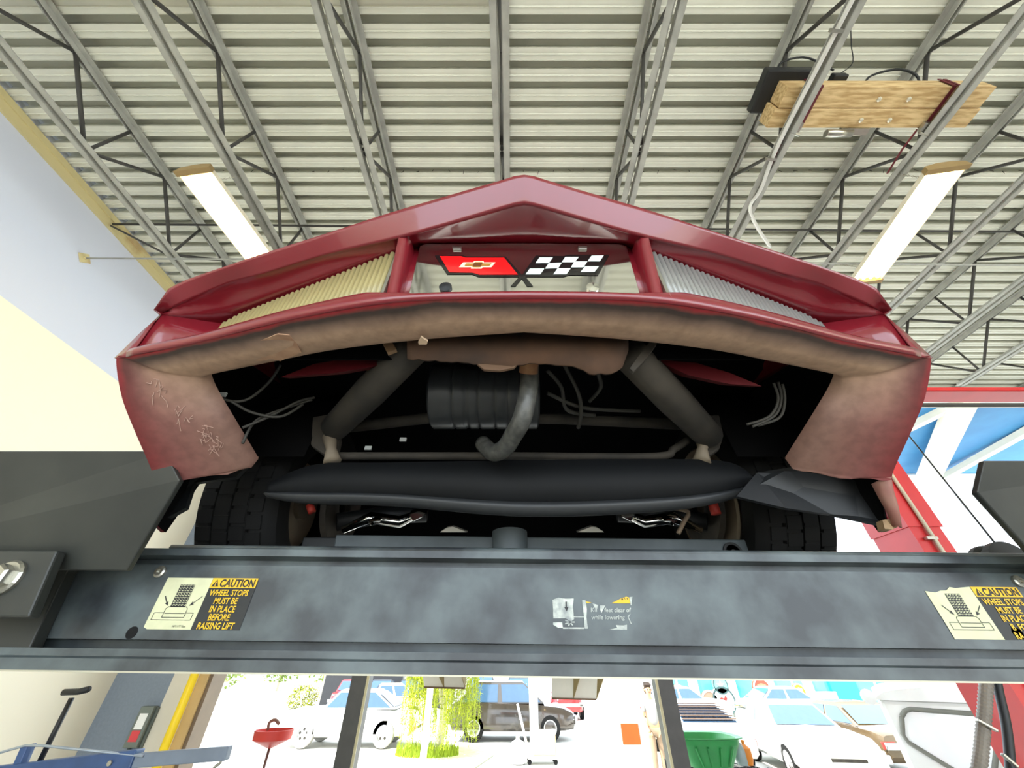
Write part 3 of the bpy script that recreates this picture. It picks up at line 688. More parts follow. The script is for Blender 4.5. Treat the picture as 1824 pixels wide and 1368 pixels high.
MB().box((XC-.86,.64,CZ+.80),(XC+.86,1.75,CZ+.82)).box((XC-.86,1.74,CZ+.30),(XC+.86,1.76,CZ+.82)).box((XC-.86,1.75,CZ+.30),(XC+.86,4.7,CZ+.32)).build('floor_pan_light_block', M_cavity, car)  # upper sheet added to block light above the cavity; the rest closes the floor
MB().grid([[W(x,.66,.775) for x in (-.86,0,.86)],[W(x,.645,.57) for x in (-.86,0,.86)]]).build('radiator_shroud', M_cavity, car, solid=.004)
MB().grid([[W(x,yy,z) for x in (-.87,-.5,0,.5,.87)] for yy, z in ((1.15,.935),(2.2,1.05),(4.3,1.08),(4.76,.9),(4.72,.45))]).build('upper_body', M_red, car, solid=.004)
# wheels
def wheel(cx, cy, name='wheel', r=.33, wd=.22, s=1):
    cz = CZ+.15+r; o = Vector((cx,cy,cz))
    h = wd/2
    t = MB().lathe([(.20,-h*.8),(.25,-h),(.30,-h),(.322,-h*.86),(.33,-h*.7),(.33,-h*.50),(.318,-h*.48),(.318,-h*.42),(.33,-h*.40),(.33,-h*.06),(.318,-h*.04),(.318,h*.04),(.33,h*.06),(.33,h*.40),(.318,h*.42),(.318,h*.48),(.33,h*.50),(.33,h*.7),(.322,h*.86),(.30,h),(.25,h),(.20,h*.8)], o, (1,0,0), 64, caps=False).build('wheel', M_rubber, car, auto=35)
    m = MB()
    for q in range(44):
        an = 2*math.pi*q/44
        for k, x in enumerate((-.60,-.20,.20,.60)):
            a2 = an+.05*(k % 2); M = Matrix.Translation(o+Vector((x*h,0,0))) @ Matrix.Rotation(a2,4,'X') @ Matrix.Translation((0,0,.331))
            m.box((-.021,-.0185,-.004),(.021,.0185,.0012),M=M)
    m.build('tread_block', M_rubber, t, fix=False)['kind'] = 'stuff'
    MB().lathe([(.205,-h*.82),(.212,-h*.9),(.205,-h*.95),(.17,-h*.6),(.16,0),(.05,.02),(.05,h*.3),(.0,h*.3)], o, (1,0,0), 40).build('rim', mat('dull_rim', (150,136,116), .5, .5, var=.2), t, auto=40)
    return t
for s in (-1, 1):
    wheel(XC*.4+s*.815, 1.36, wd=.235, s=s); wheel(XC+s*.76, 3.68, s=s)
# air dam under the radiator
m = MB(); top = [(476,862),(560,828),(700,824),(930,820),(1160,818),(1290,822),(1340,846)]; bot = [(472,882),(540,892),(690,896),(930,915),(1160,908),(1290,890),(1376,858)]
T = crom([at(x,y,Y=.93+.04*(abs(x-925)/450)**2) for x, y in top], 40); B = crom([at(x,y,Y=.95+.03*(abs(x-925)/450)**2) for x, y in bot], 40)
dk = mat('air_dam_plastic', (15,17,20), .65, 0, rgb2=(11,13,15), spec=.25)
MB().grid([T, [a.lerp(b_,.4) for a, b_ in zip(T, B)], [a.lerp(b_,.8)+Vector((0,-.002,0)) for a, b_ in zip(T, B)]]).build('air_dam', dk, car, smooth=True, solid=.004)
MB().grid([[a.lerp(b_,.8)+Vector((0,-.003,0)) for a, b_ in zip(T, B)], [a.lerp(b_,.9)+Vector((0,-.006,0)) for a, b_ in zip(T, B)], [b_+Vector((0,.012,0)) for b_ in B], [b_+Vector((0,.03,.004)) for b_ in B]]).build('air_dam_lip', mat('air_dam_highlight', (44,46,48), .5), car, smooth=True, solid=.004)  # lighter grey paints in the highlight along the lower lip
# frame rails and cross tubes
for s in (-1, 1):
    if s < 0: a, b_ = at(738,618,Y=.635), at(596,762,Y=.95)
    else: a, b_ = at(1122,632,Y=.635), at(1262,776,Y=.95)
    MB().tube([a, a.lerp(b_,.5), b_], [.040,.044,.040], 16).build('frame_rail', M_frame, car, smooth=True)
    sx = -1 if s < 0 else 1
    MB().prism([at(x,y,Y=.965) for x, y in ([(556,742),(596,735),(604,780),(596,818),(580,812),(552,792)] if s < 0 else [(1240,740),(1282,738),(1290,775),(1282,800),(1264,812),(1250,790)])], (0,.03,0)).build('rail_bracket', M_frame, car, bevel=.006)
    q = at(588 if s < 0 else 1252, 778, Y=.955); q2 = at(592 if s < 0 else 1250, 822, Y=.955)
    MB().tube([q, q.lerp(q2,.5), q2], [.022,.014,.024], 10).build('mount_stud', mat('mount_tan', (128,116,100), .7), car, smooth=True)
MB().tube([at(612,762,Y=1.0), at(770,744,Y=1.0), at(1000,746,Y=1.0), at(1215,756,Y=1.0)], .0175, 12).build('cross_tube', M_frame, car, smooth=True)
MB().tube(crom([at(590,812,Y=.985), at(700,812,Y=.985), at(930,812,Y=.985), at(1165,813,Y=.985), at(1200,800,Y=.985), at(1225,784,Y=.985)],24), .011, 10).build('sway_bar', M_frame, car, smooth=True)
# ribbed canister
a, b_ = at(772,706,Y=.90), at(958,706,Y=.90); n = 60; pr = []
L = (b_-a).length
for i in range(n+1):
    f = i/n; rr = .098 - (.0035 if any(abs(f-k) < .012 for k in (.22,.34,.45,.6,.72,.82)) else 0) - (.006 if f < .01 or f > .99 else 0); pr.append((rr, f*L))
MB().lathe(pr, a, b_-a, 40).build('canister', mat('canister_black', (52,54,56), .35, 0, var=.2, scale=20), car, auto=40)
# hose and its rusty stub
hp = crom([at(944,640,Y=.70), at(942,690,Y=.70), at(930,745,Y=.72), at(914,775,Y=.77), at(899,798,Y=.82), at(878,806,Y=.87), at(860,790,Y=.93)], 30)
MB().tube(hp, .0225, 16).build('hose', mat('hose_leather_black', (96,96,92), .32, 0, rgb2=(70,70,68), scale=60, bump=.2), car, smooth=True)
MB().tube([at(944,610,Y=.62), at(943,640,Y=.66), at(941,664,Y=.685)], [.022,.022,.023], 14).build('hose_stub', mat('rusty_tan', (150,112,78), .8, 0, rgb2=(120,70,44), scale=18), car, smooth=True)
# torn brown flap hanging from the radiator support
tp_ = [(726,592),(1118,592)]; n = 40; R_ = [[], [], []]
for i in range(n+1):
    f = i/n; x = 726+392*f
    yb = interp([(726,640),(800,644),(860,649),(905,654),(940,648),(1000,650),(1020,652),(1045,660),(1050,667),(1090,666),(1108,655),(1118,625)], x)[0]+random.uniform(-1.5,1.5)
    a = at(x, 590, Y=.59); b_ = at(x, yb, Y=.60); R_[0].append(a); R_[1].append(a.lerp(b_,.5)+Vector((0,-.004,0))); R_[2].append(b_)
MB().grid(R_).build('torn_flap', mat('rusty_flap', (88,62,44), .85, 0, rgb2=(58,44,36), scale=9), car, smooth=True, solid=.005)
MB().prism([at(x,y,Y=.598) for x, y in ((850,648),(905,650),(925,645),(915,655),(890,660),(862,658))], (0,.006,0)).build('torn_scrap', mat('torn_scrap', (110,84,64), .85), car)
for s in (-1, 1):
    pts = [(676,600),(694,602),(706,622),(690,628)] if s < 0 else [(1146,622),(1160,606),(1170,612),(1150,640),(1128,662),(1122,656)]
    MB().prism([at(x,y,Y=.61) for x, y in pts], (0,.01,0)).build('support_tab', mat('tan_tab', (150,120,90), .8) if s < 0 else M_frame, car)
    pts = [(500,672),(560,648),(640,634),(690,626),(670,652),(600,664)] if s < 0 else [(1165,640),(1225,668),(1300,684),(1357,688),(1300,664),(1240,646)]
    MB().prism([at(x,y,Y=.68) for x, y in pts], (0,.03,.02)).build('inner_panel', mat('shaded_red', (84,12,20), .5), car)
# wiring
M_wire = mat('grey_wire', (62,60,55), .7)
wires = [[(432,762,.78),(480,742,.8),(530,716,.82),(560,708,.84)], [(432,790,.8),(455,750,.8),(500,730,.82),(556,712,.84)], [(368,695,.72),(400,712,.74),(440,712,.76),(480,680,.76),(500,650,.74)], [(412,715,.74),(450,735,.78),(500,742,.8),(540,720,.82)],
         [(1386,680,.74),(1392,710,.76),(1380,740,.78),(1340,760,.8)], [(1378,682,.74),(1386,712,.76),(1370,742,.78),(1330,756,.8)], [(1394,684,.74),(1398,714,.76),(1388,744,.78),(1350,758,.8)],
         [(975,660,.8),(1000,690,.84),(1010,730,.9),(1060,740,.94)], [(1005,650,.8),(1030,700,.84),(1035,735,.9),(1030,762,.96)], [(1065,665,.8),(1070,690,.84),(1050,715,.9)], [(975,700,.85),(1040,726,.9),(1140,732,.95)]]
for wv in wires:
    MB().tube(crom([at(x,y,Y=yy) for x, y, yy in wv], 18), .0035 if wv[0][0] < 600 or wv[0][0] > 1300 else .006, 6).build('wire', M_wire, car, smooth=True)
for (x, y, yy) in ((378,694,.73),(396,703,.74),(656,798,.97),(718,783,.98)):
    p = at(x, y, Y=yy); MB().box(p-Vector((.010,.003,.006)), p+Vector((.010,.003,.006))).build('clip', mat('white_clip', (180,184,184), .5), car, bevel=.001)
# suspension glimpses behind the air dam
for s in (-1, 1):
    f = lambda x: x if s < 0 else 1860-x
    MB().tube([at(f(600),930,Y=1.3), at(f(680),918,Y=1.36), at(f(760),915,Y=1.36)], .03, 10).build('control_arm', M_black, car, smooth=True)
    MB().tube([at(f(610),944,Y=1.28), at(f(660),922,Y=1.28), at(f(712),930,Y=1.28), at(f(752),912,Y=1.3)], [.012,.02,.02,.014], 10).build('polished_arm', M_chrome, car, smooth=True)
    MB().prism([at(f(x),y,Y=1.22) for x, y in ((654,928),(664,922),(678,924),(676,930),(664,930),(660,938))], (0,.02,.01)).build('polished_clip', M_chrome, car, bevel=.003)
    MB().prism([at(f(x),y,Y=1.22) for x, y in ((728,916),(744,910),(760,914),(752,922),(736,930))], (0,.02,.02)).build('polished_cover', M_chrome, car, bevel=.003)
    MB().prism([at(f(x),y,Y=1.24) for x, y in ((784,948),(796,940),(806,938),(832,948))], (0,.02,.01)).build('polished_pan', mat('bright_pan', (235,232,222), .35, .3), car)
    MB().tube([at(f(551),900,Y=1.2), at(f(556),912,Y=1.2)] if s < 0 else [at(1268,892,Y=1.2), at(1272,905,Y=1.2), at(1276,916,Y=1.2)], .012 if s < 0 else .016, 8).build('red_boot', mat('red_boot', (214,70,58), .5), car, smooth=True)
    MB().lathe([(.05,0),(.15,.0),(.15,.02),(.05,.02)], W(s*.665,1.36,.48), (1,0,0), 30, caps=False).build('brake_disc', M_frame, car)
MB().tube(crom([at(1196,905,Y=1.25),at(1226,912,Y=1.22),at(1218,930,Y=1.22),at(1208,950,Y=1.22)],10), .007, 6).build('brake_hose', mat('tan_hose', (160,140,120), .6), car, smooth=True)

# ---------------------------------------------------------------- red two-post lift in the next bay
rl = thing('two_post_lift', 'bright red two-post lift standing right of the black lift', 'lift', (3.2,3.0,0))
SEAM, RT = CZ+.86, CZ+2.2
MB().prism([(3.05,2.91,0),(3.29,2.91,0),(3.29,2.99,0),(3.27,2.99,0),(3.27,2.93,0),(3.07,2.93,0),(3.07,3.24,0),(3.27,3.24,0),(3.27,3.18,0),(3.29,3.18,0),(3.29,3.26,0),(3.05,3.26,0)], (0,0,SEAM)).build('column', M_redlift, rl)
MB().prism([(3.04,2.90,SEAM),(3.31,2.90,SEAM),(3.31,2.99,SEAM),(3.28,2.99,SEAM),(3.28,2.92,SEAM),(3.06,2.92,SEAM),(3.06,3.25,SEAM),(3.28,3.25,SEAM),(3.28,3.18,SEAM),(3.31,3.18,SEAM),(3.31,3.27,SEAM),(3.04,3.27,SEAM)], (0,0,RT-SEAM)).build('column_extension', M_redlift, rl)
MB().box((2.95,2.75,0),(3.5,3.4,.02)).build('base_plate', M_redlift, rl)
MB().box((6.40,2.91,0),(6.65,3.26,RT)).build('column', M_redlift, rl, bevel=.01)
MB().box((6.25,2.75,0),(6.8,3.4,.02)).build('base_plate', M_redlift, rl)
MB().prism([(3.04,2.90,RT),(3.04,2.90,RT-.035),(3.04,2.915,RT-.04),(3.04,3.10,RT-.04),(3.04,3.10,RT)], (3.6,0,0)).build('overhead_beam', M_redlift, rl)
MB().tube([(3.04,2.97,RT-.165),(6.6,2.97,RT-.165)], .02, 14).build('shutoff_bar', mat('grey_foam', (66,64,60), .8), rl, smooth=True)
MB().box((3.2,2.9,0),(3.5,3.1,.5)).build('carriage', M_redlift, rl, bevel=.01)
q = Vector((3.04,3.13,SEAM+.10)); MB().lathe([(.022,0),(.022,-.008),(.012,-.016),(0,-.016)], q, (1,0,0), 8).build('bolt', M_steel, rl)
MB().tube([(3.16,2.885,.1),(3.16,2.885,RT-.02)], .014, 12).build('conduit', mat('pale_conduit', (206,200,180), .45, .2), rl, smooth=True)
for z in (SEAM-.10, CZ-.9): MB().box((3.10,2.872,z),(3.18,2.9,z+.02)).build('conduit_clip', M_steel, rl)
# hoses down the side of the red column
hs = thing('hose_bundle', 'ribbed grey conduit and black hose hanging down the red lift column', 'hose', (3.0,2.9,1.0))
c0 = crom([at(1762,1150,Y=2.78), at(1757,1215,Y=2.78), at(1752,1290,Y=2.78), at(1744,1368,Y=2.78), at(1730,1440,Y=2.78)], 90)
MB().tube(c0, [.030 if i % 2 else .026 for i in range(90)], 14).build('ribbed_conduit', mat('ribbed_grey', (140,132,122), .5, .2, var=.25), hs)
c1 = crom([at(1768,1140,Y=2.8), at(1776,1215,Y=2.8), at(1792,1290,Y=2.8), at(1800,1368,Y=2.8), at(1803,1440,Y=2.8)], 40)
MB().tube(c1, .021, 12).build('black_hose', M_black, hs, smooth=True)
for x0, y0, x1, y1 in ((1740,1282,1776,1302),(1785,1343,1812,1366)):
    MB().bar(at(x0,y0,Y=2.74), at(x1,y1,Y=2.74), .02, .014).build('hose_clip', M_steel, hs, bevel=.003)
tag(MB().tube([at(1570,715,Y=1.6), at(1795,996,Y=1.12)], .0028, 6).build('lift_cable', M_black), 'thin dark steel cable slanting down to the right end of the beam', 'cable')
MB().lathe([(.06,0),(.06,.02),(.05,.025),(.05,.04),(.06,.045),(.06,.06)], at(1812,1006,Y=1.08), (0,1,0), 30).build('pulley', M_black, lift)

# ---------------------------------------------------------------- shop things seen under the beam
M_blue = mat('hoist_blue', (52,86,140), .4, 0, var=.3, scale=8, coat=.2)
M_bluelight = mat('hoist_grey_blue', (128,140,158), .4, 0, var=.2)
HY = 3.0
eh = thing('engine_hoist', 'blue engine hoist with its boom raised under the left end of the beam', 'hoist', (-3.0,HY,0))
pA, pB, pC = at(-40,1386,Y=HY), at(245,1352,Y=HY), at(408,1341,Y=HY)
MB().bar(pA, pB, .07, .085).build('boom', M_blue, eh, bevel=.006)
MB().bar(pA.lerp(pB,.8), pC, .05, .06).build('boom_extension', M_bluelight, eh, bevel=.005)
MB().box((-3.08,HY-.04,.1),(-3.0,HY+.04,pA.z+.08)).build('mast', M_blue, eh, bevel=.006)
for sy in (-1, 1): MB().bar((-3.04,HY+sy*.05,.1), (-1.5,HY+sy*.42,.1), .07, .07).build('leg', M_blue, eh, bevel=.006)
for p in ((-3.04,HY-.3),(-3.04,HY+.3),(-1.5,HY-.42),(-1.5,HY+.42)):
    MB().lathe([(.05,-.02),(.05,.02)], (p[0],p[1],.05), (0,1,0), 18).build('caster', M_black, eh)
MB().bar((-3.04,HY-.33,.1), (-3.04,HY+.33,.1), .07, .07).build('cross_bar', M_blue, eh)
MB().bar(at(52,1326,Y=HY), at(30,1376,Y=HY), .05, .04).build('link_plate', M_blue, eh, bevel=.004)
MB().tube([at(-40,1352,Y=HY-.03), at(45,1328,Y=HY-.03), at(75,1328,Y=HY-.03), at(255,1347,Y=HY-.03)], .006, 8).build('tie_rod', mat('pale_rod', (170,180,190), .4, .4), eh, smooth=True)
MB().tube([at(68,1362,Y=HY+.04), at(128,1243,Y=HY+.04)], .014, 10).build('jack_handle', M_black, eh, smooth=True)
MB().tube([at(113,1233,Y=HY+.04), at(140,1232,Y=HY+.04), at(157,1228,Y=HY-.02)], .017, 10).build('handle_grip', M_black, eh, smooth=True)
m = MB(); h = at(398,1346,Y=HY); m.tube(crom([h, h+Vector((-.005,0,-.03)), h+Vector((-.03,0,-.05)), h+Vector((-.025,0,-.09)), h+Vector((.01,0,-.11)), h+Vector((.03,0,-.09))],16), .008, 8); m.build('hook', M_steel, eh, smooth=True)
MB().lathe([(.012,-.045),(.012,-.035)], at(206,1357,Y=HY), (0,1,0), 12).build('bolt', M_steel, eh)
od = thing('oil_drain', 'red oil drain funnel on a thin stem, standing in the open bay', 'drain', (*at(487,1308,Y=5.0).xy, 0))
o = at(487,1308,Y=5.0); zt = o.z
MB().lathe([(.02,-.10),(.15,-.045),(.172,-.035),(.178,.035),(.168,.035),(.16,-.02),(.0,-.06)], o, (0,0,1), 30).build('funnel', mat('drain_red', (206,58,46), .5), od, auto=40)
MB().tube([(o.x,o.y,.5),(o.x,o.y,zt-.08)], .013, 10).build('stem', mat('stem_grey', (120,96,86), .4, .4), od, smooth=True)
MB().lathe([(.0,.08),(.2,.08),(.24,.14),(.24,.5),(.2,.56),(0,.56)], (o.x,o.y,0), (0,0,1), 28).build('tank', mat('drain_red2', (190,44,40), .5), od, auto=40)
MB().tube(crom([o+Vector((-.04,-.05,.035)),o+Vector((-.05,-.05,.09)),o+Vector((.0,-.05,.11)),o+Vector((.05,-.05,.08))],10), .014, 8).build('catch_handle', mat('drain_brown', (120,84,70), .6), od, smooth=True)
sb = thing('switch_box', 'grey switch box with a red label on the blue-grey pier', 'switch', at(257,1290,Y=YF-.02))
a = at(257,1293,Y=YF)
MB().box((a.x-.075,YF-.08,a.z-.17),(a.x+.075,YF,a.z+.17)).build('housing', mat('box_grey', (112,120,112), .5), sb, bevel=.008)
MB().box((a.x-.045,YF-.084,a.z-.02),(a.x+.045,YF-.08,a.z+.11)).build('white_label', M_white, sb)
MB().box((a.x-.045,YF-.084,a.z-.12),(a.x+.045,YF-.08,a.z-.03)).build('red_label', mat('label_red', (220,70,76), .5), sb)
for dx in (-.03, .09): MB().tube([(a.x+dx,YF-.03,0),(a.x+dx,YF-.03,a.z-.1 if dx < 0 else a.z+.16)], .018, 8).build('conduit', mat('box_conduit', (96,104,100), .5), sb, smooth=True)

# ---------------------------------------------------------------- outside the open bays
M_lot = mat('sunlit_concrete_lot', (208,206,198), .8, 0, rgb2=(190,188,180), scale=.6)
struct('ground', MB().box((-90,YF+.26,-.2),(90,120,-.002)).box((-90,-60,-.2),(90,YB-.01,-.002)), M_lot)
M_grass = mat('pale_grass', (214,220,170), .9, 0, rgb2=(196,208,140), scale=9)
g = MB(); gp = [at(x,y,Z=-CZ+.012) for x, y in ((640,1400),(640,1352),(700,1334),(860,1330),(880,1345),(800,1400))]; g.prism(gp, (0,0,.02))
o = g.build('lawn', M_grass); o['kind'] = 'structure'
# canopy with a blue underside and white steel
ZC = 3.95
M_blueceil = mat('blue_canopy_paint', (52,140,196), .6, 0, rgb2=(44,128,186), scale=2)
cn = thing('canopy', 'blue-undersided canopy with white steel framing, outside at the upper right', 'canopy', (10,8,CZ+ZC))
MB().box((4.0,YF+.3,CZ+ZC+.06),(17,9.6,CZ+ZC+.09)).build('blue_soffit', M_blueceil, cn)
MB().box((4.0,9.0,CZ+ZC+.02),(17,9.5,CZ+ZC+.058)).build('white_soffit_edge', M_white, cn)
M_beam = mat('canopy_white_steel', (238,232,214), .5, 0, var=.05)
def zb(p, q, wd, ht=.12, nm='white_beam'): MB().bar(p, q, wd, ht).build(nm, M_beam, cn)
zb(at(1716,712,Z=ZC), at(1640,880,Z=ZC-.3), .46, .10)
zb(at(1590,776,Z=ZC), at(1720,712,Z=ZC), .16); zb(at(1660,862,Z=ZC-.1), at(1900,728,Z=ZC), .17)
MB().box((6,10.2,CZ+ZC-.35),(18,10.5,CZ+ZC-.0)).build('grey_fascia', mat('canopy_grey', (176,178,172), .6), cn)
for x in (10.2, 15.5): MB().box((x-.12,9.9,0),(x+.12,10.14,CZ+ZC-.3)).build('canopy_post', M_white, cn)

def wheel_out(x, y, r, wd, parent, rimm, tirem):
    t = MB().lathe([(r*.6,-wd/2),(r*.95,-wd/2),(r,-wd*.3),(r,wd*.3),(r*.95,wd/2),(r*.6,wd/2)], (x,y,r), (0,1,0), 32, caps=False).build('wheel', tirem, parent, auto=40)
    m = MB(); m.lathe([(0,-wd*.40),(r*.2,-wd*.42),(r*.5,-wd*.36),(r*.56,-wd*.52),(r*.64,-wd*.5),(r*.64,wd*.5),(r*.56,wd*.52),(r*.5,wd*.36),(r*.2,wd*.42),(0,wd*.40)], (x,y,r), (0,1,0), 28)
    for k in range(5):
        a = k*math.pi*2/5+.3
        for s in (-1, 1): m.lathe([(r*.11,s*wd*.36),(r*.11,s*wd*.43),(0,s*wd*.43)], (x+math.cos(a)*r*.34,y,r+math.sin(a)*r*.34), (0,1,0), 10, mi=1)
    m.build('rim', [rimm, M_frame], t, auto=40)
def auto_car(label, loc, yaw, paint, L=4.5, Wd=1.8, st=None, cab=None, wb=2.6, r=.33, group=None, name='car', cat='car', tail=None, head=None, whitewall=False, louvre=False, bump=None, glass=None):
    """st: stations (x, sill, belt, half width share); cab: (base front, roof front, roof rear, base rear, roof height, belt)"""
    root = thing(name, label, cat, (0,0,0), group)
    pm = paint; rows = []
    for x, zs, zb_, ws in st:
        w_ = Wd/2*ws
        rows.append([(x*L,-w_*.90,zs),(x*L,-w_,zs+.08),(x*L,-w_,zs+(zb_-zs)*.6),(x*L,-w_*.94,zb_-.03),(x*L,-w_*.84,zb_),(x*L,0,zb_+.03),(x*L,w_*.84,zb_),(x*L,w_*.94,zb_-.03),(x*L,w_,zs+(zb_-zs)*.6),(x*L,w_,zs+.08),(x*L,w_*.90,zs)])
    m = MB(); m.grid(rows); n = 11; m.f += [tuple(range(n)), tuple(range((len(rows)-1)*n, len(rows)*n))]; m.mi += [0,0]
    m.f += [(i*n, i*n+n-1, (i+1)*n+n-1, (i+1)*n) for i in range(len(rows)-1)]; m.mi += [0]*(len(rows)-1)
    m.build('body', pm, root, auto=35)
    bf, rf, rr, br, zr, zbelt = cab; w0, w1 = Wd/2*.90, Wd/2*.70
    gl = glass or M_glass
    lo = [(bf*L,zbelt),(br*L,zbelt)]; hi = [(rf*L,zr),(rr*L,zr)]
    def P(x, z, s, ins=1.0): f = (z-zbelt)/(zr-zbelt); return Vector((x, s*(w0+(w1-w0)*f)*ins, z))
    c = MB()
    A = {s: [P(bf*L,zbelt,s),P(rf*L,zr-.04,s),P(rf*L-.06,zr,s*.9),P(rr*L+.06,zr,s*.9),P(rr*L,zr-.04,s),P(br*L,zbelt,s)] for s in (-1,1)}
    c.grid([A[-1], [(a+b_)/2+Vector((0,0,.02 if 1 < i < 4 else 0)) for i,(a,b_) in enumerate(zip(A[-1],A[1]))], A[1]])
    k = len(c.v); c.add(A[-1], [tuple(range(6))]); c.add(A[1], [tuple(range(6))])
    c.build('roof', pm, root, auto=35)
    for s in (-1, 1):
        xm = (bf+br)/2*L-.05; q = .012*s
        def sidep(f, z0f):   # along the side, z fraction
            z = zbelt+.04+(zr-zbelt-.12)*z0f; xa = bf*L+(rf-bf)*L*(z-zbelt)/(zr-zbelt)-.10; xb = br*L+(rr-br)*L*(z-zbelt)/(zr-zbelt)+.10
            p = P(xa+(xb-xa)*f, z, s); p.y += q; return p
        for f0, f1 in ((0,.48),(.54,1)):
            MB().prism([sidep(f0,0),sidep(f1,0),sidep(f1,1),sidep(f0,1)], (0,-q*.6,0)).build('side_window', gl, root)
    for nm, xb, xt, sg in (('windscreen',bf,rf,1),('rear_window',br,rr,-1)):
        pts = []
        for z, sc in ((.10,.9),(.10,-.9),(.86,-.88),(.86,.88)):
            zz = zbelt+(zr-zbelt)*z; p = P(xb*L+(xt-xb)*L*z, zz, 1); p.y *= sc; p.x += sg*.015; p.z += .01; pts.append(p)
        wn = MB().prism(pts, (-sg*.006,0,-.004)).build(nm, gl, root)
        if louvre and sg < 0:
            for k in range(6):
                f = (k+.5)/6; a = pts[0].lerp(pts[3], f); b_ = pts[1].lerp(pts[2], f); MB().bar(a+Vector((-.03,0,.03)), b_+Vector((-.03,0,.03)), .09, .02).build('louvre', mat('brown_louvre', (110,86,66), .6), wn)
    tm = mat('white_wall_tyre', (150,148,142), .8) if whitewall else M_rubber
    for x in (wb/2, -wb/2):
        for s in (-1, 1): wheel_out(x, s*(Wd/2-.10), r, .2, root, M_alloy, tm)
    bm_ = bump or M_chrome
    zf = st[-1][1]+.12; zr_ = st[0][1]+.12
    MB().box((st[-1][0]*L-.03,-Wd/2*.86,zf),(st[-1][0]*L+.07,Wd/2*.86,zf+.14)).build('bumper', bm_, root, bevel=.03)
    MB().box((st[0][0]*L-.07,-Wd/2*.86,zr_),(st[0][0]*L+.03,Wd/2*.86,zr_+.14)).build('bumper', bm_, root, bevel=.03)
    xf = st[-1][0]*L; xr_ = st[0][0]*L; zt = (st[-1][2]-.16); ztr = st[0][2]-.18
    for s in (-1, 1):
        MB().box((xf-.02,s*Wd*.40-.14,zt-.07),(xf+.015,s*Wd*.40+.14,zt+.07)).build('headlight', mat('headlamp', (210,214,218), .2, .3), root, bevel=.02)
        MB().box((xr_-.015,s*Wd*.36-.16,ztr-.07),(xr_+.02,s*Wd*.36+.16,ztr+.07)).build('tail_light', mat('tail_red', (190,60,54), .35), root, bevel=.01)
    MB().box((xf-.02,-Wd*.2,zt-.06),(xf+.012,Wd*.2,zt+.05)).build('grille', M_frame, root)
    MB().box((xr_-.012,-Wd*.17,ztr-.08),(xr_+.02,Wd*.17,ztr+.06)).build('tail_panel', M_frame, root)
    root.location = loc; root.rotation_euler = (0,0,yaw)
    return root
def gp(px, py): p = at(px, py, Z=-CZ); p.z = 0; return p
P_white = mat('white_car_paint', (226,226,222), .3, 0, var=.03, coat=.6)
P_dark = mat('dark_suv_paint', (66,58,50), .15, .2, var=.1, coat=1.0)
P_gold = mat('bronze_car_paint', (104,84,52), .25, .3, var=.1, coat=.8)
P_blk = mat('black_car_paint', (30,32,36), .2, 0, var=.1, coat=.8); P_rd = mat('red_car_paint', (176,30,34), .25, 0, var=.1, coat=.8)
sedan = [(-.5,.42,.80,.82),(-.46,.30,.88,.95),(-.3,.26,.93,1),(0,.26,.93,1),(.25,.26,.92,1),(.42,.28,.86,.97),(.48,.32,.78,.9),(.5,.42,.70,.8)]
vint = [(-.5,.42,.70,.7),(-.46,.30,.84,.9),(-.3,.28,.96,1),(0,.28,1.0,1),(.22,.28,1.02,1),(.40,.3,.98,.92),(.48,.34,.90,.8),(.5,.42,.8,.7)]
suv = [(-.5,.5,1.0,.85),(-.47,.32,1.08,.96),(-.3,.28,1.10,1),(0,.28,1.06,1),(.22,.28,1.03,1),(.40,.3,.95,.97),(.48,.34,.80,.9),(.5,.45,.7,.8)]
a = gp(622,1327)
auto_car('white vintage coupe parked side-on beyond the left rear lift post', a, math.pi, P_white, 4.7, 1.75, vint, (.20,.10,-.16,-.34,1.5,.98), 2.66, .36, whitewall=True)
a = gp(912,1316)
auto_car('dark brown sport utility car parked side-on outside, centre of the lot', a, 0, P_dark, 4.7, 1.85, suv, (.26,.10,-.30,-.44,1.68,1.05), 2.78, .37)
auto_car('white fastback with dark rear window louvres, tail towards the shop', (5.45,15.2,0), math.pi/2-.04, P_white, 4.6, 1.85, sedan, (.20,.05,-.10,-.40,1.32,.90), 2.7, .33, louvre=True, bump=P_white)
auto_car('white notchback coupe facing the shop with four dark headlamp panels', (7.65,13.6,0), -math.pi/2-.14, P_white, 4.6, 1.78, sedan, (.18,.03,-.20,-.34,1.36,.90), 2.6, .33, bump=P_white)
auto_car('bronze coupe parked tail-on beside the white van', (9.85,14.6,0), math.pi/2-.05, P_gold, 4.6, 1.8, sedan, (.20,.05,-.18,-.36,1.34,.90), 2.65, .33)
auto_car('white sedan parked by the teal shopfront, left of the louvred fastback', (8.4,24.2,0), 0.2, P_white, 4.6, 1.8, sedan, (.20,.05,-.22,-.38,1.38,.90), 2.65, .33)
auto_car('white coupe parked under the shopfront behind the notchback', (13.6,24.0,0), 0.1, P_white, 4.6, 1.8, sedan, (.20,.05,-.22,-.38,1.38,.90), 2.65, .33)
